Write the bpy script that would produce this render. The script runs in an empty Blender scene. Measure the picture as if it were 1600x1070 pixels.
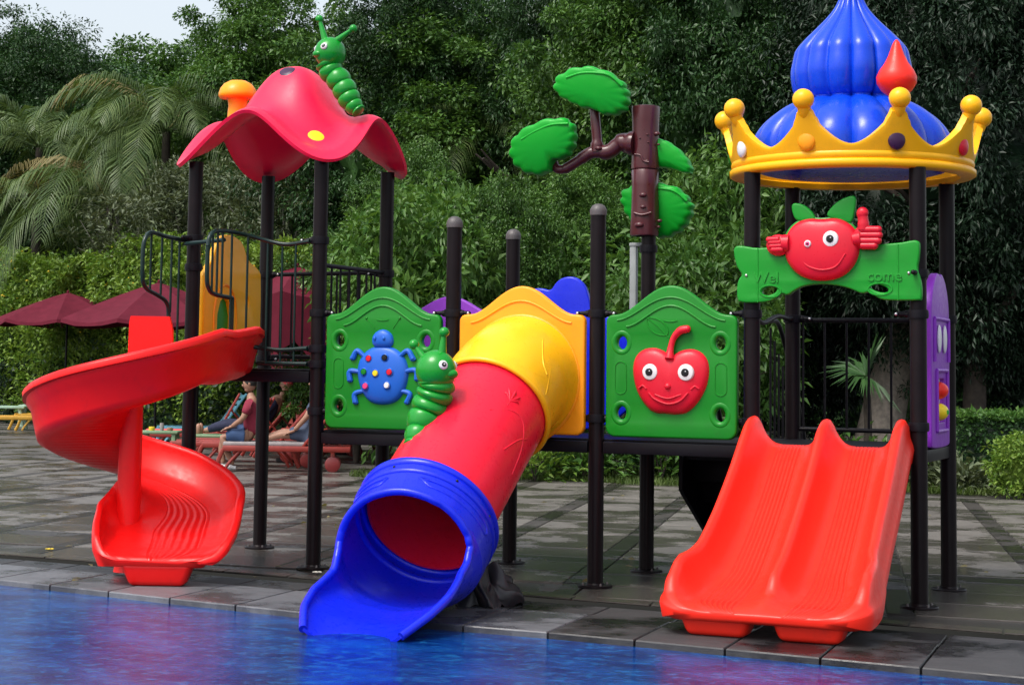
import bpy, bmesh, math, random
import numpy as np
from mathutils import Vector, Matrix, noise
random.seed(7); np.random.seed(7)
PI = math.pi
sc = bpy.context.scene
C = bpy.data.collections.new('scene'); sc.collection.children.link(C)

# ------------------------------------------------------------------ camera
B = 1.15                                   # spacing of the playground posts (m)
CAM = Vector((6.914, -12.633, 1.546)); YAW, PITCH, ROLL = 0.41889, 0.08432, 0.01503
FPX, CX, CY = 2885.3, 737.2, 331.5         # focal length and principal point, photo 1600 x 1070
_r = Vector((math.cos(YAW), math.sin(YAW), 0)); _f = Vector((-math.sin(YAW), math.cos(YAW), 0)); _z = Vector((0, 0, 1))
FW = math.cos(PITCH)*_f + math.sin(PITCH)*_z; _u = -math.sin(PITCH)*_f + math.cos(PITCH)*_z
RT = math.cos(ROLL)*_r + math.sin(ROLL)*_u; UP = -math.sin(ROLL)*_r + math.cos(ROLL)*_u
cam = bpy.data.cameras.new('camera'); camo = bpy.data.objects.new('camera', cam); C.objects.link(camo)
cam.sensor_width = 36; cam.lens = 36*FPX/1600
cam.shift_x = (800-CX)/1600; cam.shift_y = -(535-CY)/1600
cam.clip_start = .1; cam.clip_end = 800
camo.matrix_world = Matrix((( RT.x, UP.x, -FW.x, CAM.x), (RT.y, UP.y, -FW.y, CAM.y), (RT.z, UP.z, -FW.z, CAM.z), (0,0,0,1)))
sc.camera = camo

def on(u, v, axis, val):
    """point of the plane coordinate[axis]=val seen at photo position (u,v)"""
    d = (u-CX)/FPX*RT - (v-CY)/FPX*UP + FW
    return CAM + (val-CAM[axis])/d[axis]*d
def spot(u, dist, z=0.0):
    """ground point at a distance along the view axis under photo column u"""
    d = (u-CX)/FPX*RT + FW - (560-CY)/FPX*UP
    p = CAM + dist*d
    return Vector((p.x, p.y, z))

# ------------------------------------------------------------------ light
w = bpy.data.worlds.new('World'); sc.world = w; w.use_nodes = True
nt = w.node_tree; nt.nodes.clear()
SUN_EL, SUN_AZ = math.radians(58), math.radians(205)     # azimuth clockwise from +Y: the sun stands behind the camera, a little left
sky = nt.nodes.new('ShaderNodeTexSky'); sky.sky_type = 'NISHITA'; sky.sun_disc = False
sky.sun_elevation = SUN_EL; sky.sun_rotation = SUN_AZ; sky.dust_density = 4; sky.air_density = 1.2; sky.altitude = 50
bg = nt.nodes.new('ShaderNodeBackground'); bg.inputs['Strength'].default_value = .15
ou = nt.nodes.new('ShaderNodeOutputWorld'); hs = nt.nodes.new('ShaderNodeHueSaturation'); hs.inputs['Saturation'].default_value = .45; nt.links.new(sky.outputs[0], hs.inputs['Color']); nt.links.new(hs.outputs[0], bg.inputs[0]); nt.links.new(bg.outputs[0], ou.inputs[0])
sl = bpy.data.lights.new('sun', 'SUN'); sl.energy = 1.5; sl.angle = math.radians(22); sl.color = (1, .95, .88)
so = bpy.data.objects.new('sun', sl); C.objects.link(so)
sd = Vector((math.sin(SUN_AZ)*math.cos(SUN_EL), math.cos(SUN_AZ)*math.cos(SUN_EL), math.sin(SUN_EL)))
so.rotation_euler = sd.to_track_quat('Z', 'Y').to_euler(); so.location = (0, 0, 30)
sc.view_settings.view_transform = 'Standard'; sc.view_settings.look = 'None'
sc.view_settings.exposure = 0.75; sc.view_settings.gamma = 1
sc.view_settings.use_curve_mapping = False
sc.cycles.use_denoising = True
sc.cycles.max_bounces = 8; sc.cycles.transparent_max_bounces = 8

# ------------------------------------------------------------------ materials
def _n(m, t, **k):
    n = m.node_tree.nodes.new(t)
    for a, b in k.items():
        if a.startswith('i_'):
            n.inputs[int(a[2:]) if a[2:].isdigit() else a[2:]].default_value = b
        else: setattr(n, a, b)
    return n
def _l(m, a, b): m.node_tree.links.new(a, b)
def newmat(name):
    m = bpy.data.materials.new(name); m.use_nodes = True
    return m, m.node_tree.nodes['Principled BSDF']
def mix(m, fac, a, b, blend='MIX'):
    x = _n(m, 'ShaderNodeMix', data_type='RGBA', blend_type=blend)
    for s, v in ((x.inputs[0], fac), (x.inputs[6], a), (x.inputs[7], b)):
        if hasattr(v, 'is_output'): _l(m, v, s)
        else: s.default_value = v if not isinstance(v, tuple) else (v + (1,))[:4]
    return x.outputs[2]
def ramp(m, src, p0, p1, c0=0.0, c1=1.0):
    x = _n(m, 'ShaderNodeMapRange'); x.inputs[1].default_value = p0; x.inputs[2].default_value = p1
    x.inputs[3].default_value = c0; x.inputs[4].default_value = c1; _l(m, src, x.inputs[0]); return x.outputs[0]
def noise_(m, scale, detail=4, rough=.55, vec=None, mapscale=None):
    x = _n(m, 'ShaderNodeTexNoise'); x.inputs['Scale'].default_value = scale
    x.inputs['Detail'].default_value = detail; x.inputs['Roughness'].default_value = rough
    g = vec if vec is not None else _n(m, 'ShaderNodeNewGeometry').outputs['Position']
    if mapscale:
        mp = _n(m, 'ShaderNodeMapping'); mp.inputs['Scale'].default_value = mapscale; _l(m, g, mp.inputs[0]); g = mp.outputs[0]
    _l(m, g, x.inputs['Vector']); return x.outputs[0]
def bump(m, p, src, strength=.3, dist=.01):
    b = _n(m, 'ShaderNodeBump'); b.inputs['Strength'].default_value = strength; b.inputs['Distance'].default_value = dist
    _l(m, src, b.inputs['Height']); _l(m, b.outputs[0], p.inputs['Normal'])
def sc3(c, k): return tuple(min(1, x*k) for x in c)
def plastic(name, col, rough=.34, fade=.10, coat=.03):
    """rotomoulded plastic: faintly mottled, orange-peel surface, rubbed and dusty patches"""
    m, p = newmat(name)
    n1 = noise_(m, 2.3, 5); n2 = noise_(m, 26, 4)
    c = mix(m, ramp(m, n1, .35, .7), col, sc3(col, 1-fade))
    pale = tuple(x*.8 + .2*.55 for x in col)
    dust = noise_(m, 7, 8, .7)
    c = mix(m, ramp(m, dust, .62, .85, 0, .03), c, pale)
    gr_ = noise_(m, 5.5, 9, .72); c = mix(m, ramp(m, gr_, .54, .74, 0, .30), c, tuple(x*.45 + .012 for x in col))
    _l(m, c, p.inputs['Base Color'])
    _l(m, ramp(m, n2, .3, .7, rough-.05, rough+.12), p.inputs['Roughness'])
    p.inputs['Coat Weight'].default_value = coat; p.inputs['Coat Roughness'].default_value = .2
    p.inputs['Specular IOR Level'].default_value = .32
    bump(m, p, noise_(m, 130, 2), .10, .004)
    return m
def simple(name, col, rough=.5, metal=0., var=.2, scale=12, bmp=.1, spec=.5):
    m, p = newmat(name)
    c = mix(m, ramp(m, noise_(m, scale, 5), .3, .7), col, sc3(col, 1-var)); _l(m, c, p.inputs['Base Color'])
    p.inputs['Roughness'].default_value = rough; p.inputs['Metallic'].default_value = metal; p.inputs['Specular IOR Level'].default_value = spec
    if bmp: bump(m, p, noise_(m, scale*8, 3), bmp, .004)
    return m
def leafmat(name, c1, c2, rough=.42, trans=.25, spec=.28):
    m, p = newmat(name)
    g = _n(m, 'ShaderNodeNewGeometry')
    c = mix(m, g.outputs['Random Per Island'], c1, c2)
    big = noise_(m, .55, 3); oi_ = _n(m, 'ShaderNodeObjectInfo'); c = mix(m, ramp(m, oi_.outputs['Random'], 0, 1, 0, .5), c, sc3(c1, .75)); tuft = noise_(m, 2.1, 2); c = mix(m, ramp(m, tuft, .50, .72, 0, .55), c, sc3(c2, 1.25))
    c = mix(m, ramp(m, big, .38, .66, 0, .45), c, sc3(c1, .7))
    _l(m, c, p.inputs['Base Color']); p.inputs['Roughness'].default_value = rough
    p.inputs['Specular IOR Level'].default_value = spec
    t = _n(m, 'ShaderNodeBsdfTranslucent'); _l(m, mix(m, 1.0, c, (1.0, 1.0, .5), 'MULTIPLY'), t.inputs[0])
    x = _n(m, 'ShaderNodeMixShader'); x.inputs[0].default_value = trans
    _l(m, p.outputs[0], x.inputs[1]); _l(m, t.outputs[0], x.inputs[2])
    _l(m, x.outputs[0], m.node_tree.nodes['Material Output'].inputs[0])
    return m
M = {}
M['red'] = plastic('red_plastic', (.88, .007, .007))
M['orange_red'] = plastic('orange_red_plastic', (.92, .026, .012))
M['tube_red'] = plastic('tube_red_plastic', (.90, .011, .040), .28, coat=.12)
M['pink_red'] = plastic('pink_red_plastic', (.92, .012, .066), .34, coat=.08)
M['apple_red'] = plastic('apple_red_plastic', (.66, .010, .030), .3)
M['orange'] = plastic('orange_plastic', (.97, .34, .006), .36)
M['yellow'] = plastic('golden_plastic', (.97, .47, .004), .33)
M['dome_yellow'] = plastic('dome_yellow_plastic', (.97, .50, .008), .3, coat=.08)
M['bright_yellow'] = plastic('bright_yellow_plastic', (.9, .66, .02))
M['panel_green'] = plastic('panel_green_plastic', (.004, .20, .010), .36)
M['leaf_green'] = plastic('leaf_green_plastic', (.003, .36, .020), .38)
M['bug_green'] = plastic('bug_green_plastic', (.004, .27, .020), .26, coat=.2)
M['ribbon_green'] = plastic('ribbon_green_plastic', (.006, .27, .018), .36)
M['blue'] = plastic('blue_plastic', (.004, .018, .66), .28, coat=.12)
M['dome_blue'] = plastic('dome_blue_plastic', (.003, .055, .62), .24, coat=.15)
M['bug_blue'] = plastic('bug_blue_plastic', (.012, .115, .56), .34)
M['purple'] = plastic('purple_plastic', (.26, .035, .50), .36)
M['dark_purple'] = plastic('dark_purple_plastic', (.045, .012, .05), .3)
M['white'] = plastic('white_plastic', (.75, .75, .75), .4)
M['pink'] = plastic('pink_plastic', (.8, .05, .2), .4)
M['black'] = plastic('black_plastic', (.008, .008, .01), .25)
M['brown'] = plastic('brown_plastic', (.075, .014, .018), .3, coat=.3)
M['post'] = simple('post_paint', (.009, .0055, .007), .36, 0, .35, 8, .06, .16)
M['beam'] = simple('beam_paint', (.007, .006, .009), .45, 0, .35, 8, .1, .16)
M['rail'] = simple('rail_paint', (.004, .022, .018), .3, 0, .3, 10, .05, .35)
M['cap'] = simple('cap_plastic', (.085, .075, .075), .5)
M['steel'] = simple('bolt_steel', (.55, .55, .55), .3, .9)
M['maroon'] = simple('maroon_canvas', (.115, .013, .026), .85, 0, .25, 5, .2, .1)
M['lounger_red'] = simple('lounger_plastic', (.27, .028, .019), .42)
M['lounger_dark'] = simple('lounger_dark_plastic', (.20, .02, .02), .42)
M['lounger_blue'] = simple('lounger_blue_plastic', (.12, .35, .45), .42)
M['chair_yellow'] = simple('chair_yellow_plastic', (.55, .30, .03), .45)
M['pale_green'] = simple('pale_green_plastic', (.33, .48, .36), .5)
M['sage'] = simple('sage_plastic', (.17, .28, .15), .5)
M['skin'] = simple('skin', (.33, .17, .11), .55)
M['navy'] = simple('navy_cloth', (.010, .014, .045), .85)
M['shirt'] = simple('maroon_cloth', (.22, .012, .035), .85)
M['shorts'] = simple('blue_cloth', (.022, .055, .14), .85)
M['slate'] = simple('slate_cloth', (.05, .07, .12), .85)
M['hair'] = simple('hair', (.012, .01, .009), .6)
M['shoe'] = simple('shoe_white', (.65, .65, .65), .6)
M['mattress'] = simple('mattress_grey', (.30, .27, .27), .85)
M['coral'] = simple('coral_cloth', (.7, .07, .08), .8)
M['tarp'] = simple('dark_tarpaulin', (.022, .022, .028), .45, 0, .5, 6, .5)
M['bark'] = simple('bark', (.055, .042, .032), .9, 0, .6, 9, 1.0)
M['bark_pale'] = simple('bark_pale', (.34, .29, .24), .9, 0, .5, 12, 1.0)
M['grey_pole'] = simple('grey_pole', (.26, .28, .28), .5)
M['trunk_grey'] = simple('frangipani_bark', (.20, .19, .16), .8, 0, .4, 10, .5)

def stone(name, ca, cb, wet, rough=(.16, .55), nearwet=.115):
    """weathered outdoor stone: streaky grain, blotches, wet patches that are darker and glossier"""
    m, p = newmat(name)
    g = _n(m, 'ShaderNodeNewGeometry').outputs['Position']
    oi = _n(m, 'ShaderNodeObjectInfo')
    grain = noise_(m, 3.0, 8, .65, g, (1.2, 7, 1)); blot = noise_(m, 1.15, 6, .62, g); fine = noise_(m, 55, 4, .6, g)
    c = mix(m, ramp(m, grain, .34, .66), ca, cb)
    c = mix(m, ramp(m, oi.outputs['Random'], 0, 1, 0, .5), c, sc3(ca, 1.25))
    c = mix(m, ramp(m, fine, .35, .7, 0, .35), c, sc3(ca, .5))
    spots = noise_(m, 16, 5, .7, g); c = mix(m, ramp(m, spots, .63, .72, 0, .5), c, sc3(cb, 1.6))
    sx = _n(m, 'ShaderNodeSeparateXYZ'); _l(m, g, sx.inputs[0]); near = ramp(m, sx.outputs[1], 8.0, -.5, 0, nearwet)
    ba = _n(m, 'ShaderNodeMath', operation='ADD'); _l(m, blot, ba.inputs[0]); _l(m, near, ba.inputs[1])
    wv = ramp(m, ba.outputs[0], .47, .57)
    c = mix(m, ramp(m, wv, 0, 1, 0, .72), c, wet)
    _l(m, c, p.inputs['Base Color'])
    r = _n(m, 'ShaderNodeMapRange'); r.inputs[3].default_value = rough[1]; r.inputs[4].default_value = rough[0]; _l(m, wv, r.inputs[0])
    _l(m, r.outputs[0], p.inputs['Roughness'])
    bump(m, p, noise_(m, 14, 8, .7, g, (.6, 2, 1)), .55, .012)
    return m
M['slab'] = stone('paving_stone', (.165, .152, .137), (.088, .080, .072), (.036, .032, .029), (.12, .42))
M['slab_dark'] = stone('dark_strip_stone', (.055, .048, .042), (.033, .029, .026), (.016, .016, .017), (.15, .5))
M['ground'] = stone('ground_stone', (.10, .092, .082), (.05, .048, .044), (.02, .02, .02), (.2, .6))
M['joint'] = simple('joint_mortar', (.018, .017, .016), .7, 0, .4, 8, .4)
M['coping'] = stone('coping_stone', (.145, .15, .165), (.055, .058, .066), (.035, .037, .045), (.16, .42), 0)
M['gutter'] = stone('gutter_stone', (.045, .045, .047), (.010, .010, .012), (.005, .005, .006), (.2, .6), 0)
M['soil'] = simple('soil', (.03, .028, .018), .95, 0, .5, 5, .8)
def water_mat():
    m, p = newmat('pool_water')
    g = _n(m, 'ShaderNodeNewGeometry').outputs['Position']
    n = noise_(m, 2.2, 5, .6, g, (1, 1.6, 1)); n2 = noise_(m, 13, 3, .5, g)
    c = mix(m, ramp(m, n, .35, .68), (.001, .013, .115), (.003, .062, .27))
    c = mix(m, ramp(m, n2, .52, .70, 0, .55), c, (.012, .15, .38))
    _l(m, c, p.inputs['Base Color']); p.inputs['Roughness'].default_value = .02; p.inputs['IOR'].default_value = 1.33
    a = noise_(m, 4.2, 5, .6, g, (1, 1.5, 1)); b = noise_(m, 30, 4, .6, g, (1, 1.5, 1))
    ad = _n(m, 'ShaderNodeMath', operation='MULTIPLY_ADD'); ad.inputs[1].default_value = .55
    _l(m, b, ad.inputs[0]); _l(m, a, ad.inputs[2])
    bump(m, p, ad.outputs[0], .55, .018)
    return m
M['water'] = water_mat()
L = {}
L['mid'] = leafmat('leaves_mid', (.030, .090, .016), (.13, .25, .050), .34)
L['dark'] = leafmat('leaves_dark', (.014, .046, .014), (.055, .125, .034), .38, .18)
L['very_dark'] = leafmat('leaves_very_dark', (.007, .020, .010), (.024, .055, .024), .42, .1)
L['light'] = leafmat('leaves_light', (.050, .14, .024), (.14, .25, .055), .36, .3)
L['yellowish'] = leafmat('leaves_yellowish', (.085, .19, .024), (.27, .38, .07), .4, .3)
L['grey'] = leafmat('leaves_greygreen', (.075, .105, .055), (.17, .20, .11), .45, .2)
L['palm'] = leafmat('palm_leaves', (.055, .105, .030), (.16, .22, .075), .38, .25)
L['palm_dark'] = leafmat('palm_leaves_dark', (.025, .05, .028), (.07, .10, .05), .45, .2)
L['straw'] = leafmat('palm_leaves_dry', (.18, .15, .06), (.26, .22, .09), .5, .3)
L['grass'] = leafmat('grass_blades', (.06, .11, .02), (.12, .17, .04), .5, .3)
M['flower'] = simple('yellow_petals', (.75, .55, .03), .6)
M['flower_white'] = simple('white_petals', (.7, .68, .6), .6)

# ------------------------------------------------------------------ object helpers
def tag(o, label=None, cat=None, group=None, kind=None):
    if label: o['label'] = label
    if cat: o['category'] = cat
    if group: o['group'] = group
    if kind: o['kind'] = kind
    return o
def thing(name, label, cat, loc=(0, 0, 0), rotz=0, group=None):
    o = bpy.data.objects.new(name, None); C.objects.link(o); o.location = loc; o.rotation_euler = (0, 0, rotz)
    o.empty_display_size = .1
    return tag(o, label, cat, group)
def link(name, me, parent=None, local=False):
    """parts are modelled in world coordinates; they are shifted so that they hang right under their thing"""
    o = bpy.data.objects.new(name, me); C.objects.link(o)
    if parent is not None:
        o.parent = parent
        if not local:
            off = Vector((0, 0, 0)); q = parent
            while q is not None: off += Vector(q.location); q = q.parent
            me.transform(Matrix.Translation(-off))
    return o
def shade(me, ang=40):
    me.shade_smooth()
    me.set_sharp_from_angle(angle=math.radians(ang))
class MB:
    def __init__(s): s.v = []; s.f = []
    def add(s, vs, fs):
        k = len(s.v); s.v += [tuple(v) for v in vs]; s.f += [tuple(i+k for i in f) for f in fs]; return s
    def bm_add(s, bm):
        bm.verts.ensure_lookup_table(); bm.verts.index_update()
        s.add([v.co for v in bm.verts], [[v.index for v in f.verts] for f in bm.faces]); bm.free(); return s
    def box(s, c, d, bev=.0, rot=None, seg=2):
        bm = bmesh.new(); bmesh.ops.create_cube(bm, size=1)
        for v in bm.verts: v.co = Vector((v.co.x*d[0], v.co.y*d[1], v.co.z*d[2]))
        if bev: bmesh.ops.bevel(bm, geom=bm.edges[:], offset=bev, segments=seg, affect='EDGES', profile=.5)
        mt = Matrix.Translation(c) @ (rot.to_4x4() if rot is not None else Matrix())
        bm.transform(mt); return s.bm_add(bm)
    def ball(s, c, r, sub=3, rot=None):
        bm = bmesh.new(); bmesh.ops.create_icosphere(bm, subdivisions=sub, radius=1)
        r = r if hasattr(r, '__len__') else (r, r, r)
        mt = Matrix.Translation(c) @ (rot.to_4x4() if rot is not None else Matrix()) @ Matrix.Diagonal((r[0], r[1], r[2], 1))
        bm.transform(mt); return s.bm_add(bm)
    def tube(s, pts, r, n=14, caps=True, closed=False, scale=(1, 1)):
        pts = [Vector(p) for p in pts]; m = len(pts)
        rs = r if hasattr(r, '__len__') else [r]*m
        vs = []; fs = []
        t0 = (pts[1]-pts[0]).normalized(); a = Vector((0, 0, 1)) if abs(t0.z) < .9 else Vector((1, 0, 0))
        nrm = (a - a.dot(t0)*t0).normalized()
        for i in range(m):
            if closed: t = (pts[(i+1) % m]-pts[i-1]).normalized()
            else: t = (pts[min(i+1, m-1)]-pts[max(i-1, 0)]).normalized()
            nrm = (nrm - nrm.dot(t)*t).normalized(); b = t.cross(nrm)
            for k in range(n):
                q = 2*PI*k/n; vs.append(pts[i] + rs[i]*(math.cos(q)*nrm*scale[0] + math.sin(q)*b*scale[1]))
        for i in range(m if closed else m-1):
            j = (i+1) % m
            for k in range(n): fs.append((i*n+k, i*n+(k+1) % n, j*n+(k+1) % n, j*n+k))
        if caps and not closed: fs.append(tuple(range(n-1, -1, -1))); fs.append(tuple((m-1)*n+k for k in range(n)))
        return s.add(vs, fs)
    def lathe(s, prof, n=32, c=(0, 0, 0), axis='Z', lob=None, a0=0, a1=2*PI):
        c = Vector(c); vs = []; fs = []; full = abs(a1-a0-2*PI) < 1e-6; nn = n if full else n+1
        for (r, z) in prof:
            for k in range(nn):
                q = a0+(a1-a0)*k/n; rr = r*(lob(q, z) if lob else 1)
                x, y = rr*math.cos(q), rr*math.sin(q)
                p = Vector((x, y, z)) if axis == 'Z' else (Vector((x, -z, y)) if axis == 'Y' else Vector((z, x, y)))
                vs.append(c+p)
        for i in range(len(prof)-1):
            for k in range(n if full else n):
                k2 = (k+1) % nn
                fs.append((i*nn+k, i*nn+k2, (i+1)*nn+k2, (i+1)*nn+k))
        return s.add(vs, fs)
    def grid(s, fn, nu, nv, cu=False, cv=False):
        vs = [fn(i/(nu if cu else nu-1), j/(nv if cv else nv-1)) for i in range(nu) for j in range(nv)]
        fs = []
        for i in range(nu if cu else nu-1):
            for j in range(nv if cv else nv-1):
                i2 = (i+1) % nu; j2 = (j+1) % nv
                fs.append((i*nv+j, i2*nv+j, i2*nv+j2, i*nv+j2))
        return s.add(vs, fs)
    def mesh(s, name='mesh'):
        me = bpy.data.meshes.new(name); me.from_pydata(s.v, [], s.f); me.validate()
        bm = bmesh.new(); bm.from_mesh(me); bmesh.ops.recalc_face_normals(bm, faces=bm.faces); bm.to_mesh(me); bm.free()
        return me
    def build(s, name, mat, parent=None, ang=40, local=False, solid=0, sub=0):
        me = s.mesh(name); me.materials.append(mat)
        o = link(name, me, parent, local)
        if solid:
            md = o.modifiers.new('thickness', 'SOLIDIFY'); md.thickness = solid; md.offset = 0
        if sub:
            md = o.modifiers.new('smooth', 'SUBSURF'); md.levels = sub; md.render_levels = sub
        if solid or sub: bake(o)
        shade(o.data, ang)
        return o
def bake(o):
    dg = bpy.context.evaluated_depsgraph_get(); dg.update()
    me = bpy.data.meshes.new_from_object(o.evaluated_get(dg)); o.modifiers.clear(); old = o.data; o.data = me; bpy.data.meshes.remove(old)
def plane_shape(name, outline, holes, thick, bev, org, au, av, an, mat, parent, depth0=0, res=3, ang=35):
    """flat moulded shape: outline and holes in (u,v); front face along an; edges rounded by bev"""
    cu = bpy.data.curves.new('shape', 'CURVE'); cu.dimensions = '2D'; cu.fill_mode = 'BOTH'
    for pts in [outline]+list(holes):
        sp = cu.splines.new('POLY'); sp.points.add(len(pts)-1)
        for p, q in zip(sp.points, pts): p.co = (q[0], q[1], 0, 1)
        sp.use_cyclic_u = True
    cu.extrude = max(thick/2-bev, .0005); cu.bevel_depth = bev; cu.bevel_resolution = res; cu.offset = -bev
    t = bpy.data.objects.new('tmp', cu); C.objects.link(t)
    dg = bpy.context.evaluated_depsgraph_get(); dg.update()
    me = bpy.data.meshes.new_from_object(t.evaluated_get(dg)); bpy.data.objects.remove(t)
    au, av, an, org = map(Vector, (au, av, an, org)); org = org + an*depth0
    me.transform(Matrix(((au.x, av.x, an.x, org.x), (au.y, av.y, an.y, org.y), (au.z, av.z, an.z, org.z), (0, 0, 0, 1))))
    bm = bmesh.new(); bm.from_mesh(me); bmesh.ops.remove_doubles(bm, verts=bm.verts, dist=.0002)
    bmesh.ops.recalc_face_normals(bm, faces=bm.faces); bm.to_mesh(me); bm.free()
    me.materials.clear(); me.materials.append(mat)
    o = link(name, me, parent); shade(me, ang); return o
XZ = ((0, 0, 0), (1, 0, 0), (0, 0, 1), (0, -1, 0))
def front(name, outline, holes, thick, bev, y, mat, parent, **k):
    """shape standing in the x-z plane, facing the pool (-y); y is its middle plane"""
    return plane_shape(name, outline, holes, thick, bev, (0, y, 0), (1, 0, 0), (0, 0, 1), (0, -1, 0), mat, parent, **k)
def circ(x, z, r, n=24, rz=None): return [(x+r*math.cos(2*PI*k/n), z+(rz or r)*math.sin(2*PI*k/n)) for k in range(n)]
def smooth_poly(pts, it=2, closed=True):
    for _ in range(it):
        out = []
        m = len(pts)
        for i in range(m if closed else m-1):
            a = pts[i]; b = pts[(i+1) % m]
            out.append(tuple(.75*x+.25*y for x, y in zip(a, b))); out.append(tuple(.25*x+.75*y for x, y in zip(a, b)))
        pts = out if closed else [pts[0]]+out+[pts[-1]]
    return pts
def puff(name, center, rad_fn, h, y, mat, parent, n=72, m=14, back=.02, pw=2.2):
    """pillow-like moulded shape, star-shaped outline rad_fn(angle), bulging by h out of plane y towards -y"""
    cx, cz = center; mb = MB(); vs = [(cx, y-h, cz)]; fs = []
    for j in range(1, m+1):
        t = j/m; hh = h*(1-t**pw)**(1/pw) if t < 1 else 0
        for k in range(n):
            q = 2*PI*k/n; r = rad_fn(q)*t
            vs.append((cx+r*math.cos(q), y-hh, cz+r*math.sin(q)))
    for k in range(n): vs.append((cx+rad_fn(2*PI*k/n)*math.cos(2*PI*k/n), y+back, cz+rad_fn(2*PI*k/n)*math.sin(2*PI*k/n)))
    for k in range(n): fs.append((0, 1+k, 1+(k+1) % n))
    for j in range(m):
        for k in range(n):
            a = 1+j*n+k; b = 1+j*n+(k+1) % n; fs.append((a, a+n, b+n, b))
    mb.add(vs, fs); return mb.build(name, mat, parent, 60)
def catmull(P, n=10):
    P = [Vector(p) for p in P]; out = []
    Q = [P[0]*2-P[1]]+P+[P[-1]*2-P[-2]]
    for i in range(1, len(Q)-2):
        a, b, c, d = Q[i-1:i+3]
        for k in range(n):
            t = k/n; out.append(.5*((2*b)+(c-a)*t+(2*a-5*b+4*c-d)*t*t+(3*b-a-3*c+d)*t**3))
    out.append(P[-1]); return out
def interp(x, xs, ys):
    return float(np.interp(x, xs, ys))
def sm(t): t = max(0, min(1, t)); return t*t*(3-2*t)
def copy_tree(o, parent=None, label=None):
    c = o.copy(); C.objects.link(c); c.parent = parent
    if label: c['label'] = label
    for ch in list(o.children): copy_tree(ch, c)
    return c

# ------------------------------------------------------------------ setting: paving, coping, pool
e1 = Vector((math.cos(math.radians(5)), math.sin(math.radians(5)), 0)); e2 = Vector((-.2164, .9763, 0))
def sheet(name, pts, z, mat, kind='structure'):
    o = MB().add([(x, y, z) for x, y in pts], [tuple(range(len(pts)))]).build(name, mat); return tag(o, kind=kind)
def edge_y(x): return -.57-.068*x                       # back edge of the gutter
def water_y(x): return interp(x, [-6, -1.6, 0, 1.2, 3, 5.1, 9], [-1.1, -1.72, -2.0, -2.18, -2.22, -2.45, -2.85])
tag(sheet('terrain', [(-150, 9.5), (150, 9.5), (150, 220), (-150, 220)], -.03, M['soil']), kind='structure')
g = MB(); xs = [-60, -30, -15, -8, -5, -4, -2, 0, 2, 4, 6, 8, 12, 20]
for i in range(len(xs)-1):
    a, b = xs[i], xs[i+1]
    ya, yb = [interp(q, [-60, -8, -5, -4, 0, 20], [60, 60, 30, 12.4, 12.2, 10.2]) for q in (a, b)]
    g.add([(a, edge_y(a), -.012), (b, edge_y(b), -.012), (b, yb, -.012), (a, ya, -.012)], [(0, 1, 2, 3)])
paving = tag(g.build('pavement', M['ground']), kind='structure')
def slab_mesh(la, lb, name, mat, t=.03):
    mb = MB(); vs = []
    for (i, z, c) in ((0, -.02, 0), (1, -.004, 0), (2, 0, .006)):
        for sx, sy in ((0, 0), (1, 0), (1, 1), (0, 1)):
            p = e1*(c if sx == 0 else la-c) + e2*(c if sy == 0 else lb-c); vs.append((p.x, p.y, z))
    fs = [(8, 9, 10, 11)]
    for l in (0, 4):
        for k in range(4): fs.append((l+k, l+(k+1) % 4, l+4+(k+1) % 4, l+4+k))
    me = mb.add(vs, fs).mesh(name); me.materials.append(mat); return me
DET = e1.x*e2.y-e1.y*e2.x
def ab(x, y): return ((x*e2.y-y*e2.x)/DET, (e1.x*y-e1.y*x)/DET)
SW, SPACE = .17, 1.15
me_slab = slab_mesh(SPACE-SW-.022, .70, 'paving_slab', M['slab']); me_strip = slab_mesh(SW, .70, 'strip_tile', M['slab_dark'])
me_band = slab_mesh(SPACE-SW-.022, .40, 'band_tile', M['slab_dark']); me_bandx = slab_mesh(SW, .40, 'band_strip', M['slab_dark'])
rows = []; y_ = -.77
while y_ < 12.2:
    if abs(y_-1.45) < .3 and not any(r[1] for r in rows): rows.append((y_, True)); y_ += .42
    else: rows.append((y_, False)); y_ += .72
n_s = 0
for (v0, band) in rows:
    for k in range(-9, 6):
        u0 = .86+SPACE*k
        for (me, du, ln, nm) in ((me_bandx if band else me_strip, 0, SW, 'strip_tile'), (me_band if band else me_slab, SW+.012, SPACE-SW, 'slab')):
            p = e1*(u0+du)+e2*v0
            lead = min(v_y for v_y in (p.y-edge_y(p.x), (p+e1*ln).y-edge_y(p.x+ln)))
            back = interp(p.x, [-60, -8, -5, -4, 0, 20], [60, 60, 30, 12.4, 12.2, 10.2])
            if lead < .0 or p.y > back-.75: continue
            pc = p+e1*.5+e2*.3; dd = pc-CAM; uu = CX+FPX*dd.dot(RT)/dd.dot(FW)
            if uu < -90 or uu > 1690: continue
            if nm == 'slab' and n_s > 298: continue
            o = bpy.data.objects.new(nm, me); C.objects.link(o); o.parent = paving
            o.location = (p.x, p.y, random.uniform(-.002, .003)); o.rotation_euler = (random.uniform(-.002, .002), random.uniform(-.002, .002), 0)
            if nm == 'slab': n_s += 1
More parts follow.
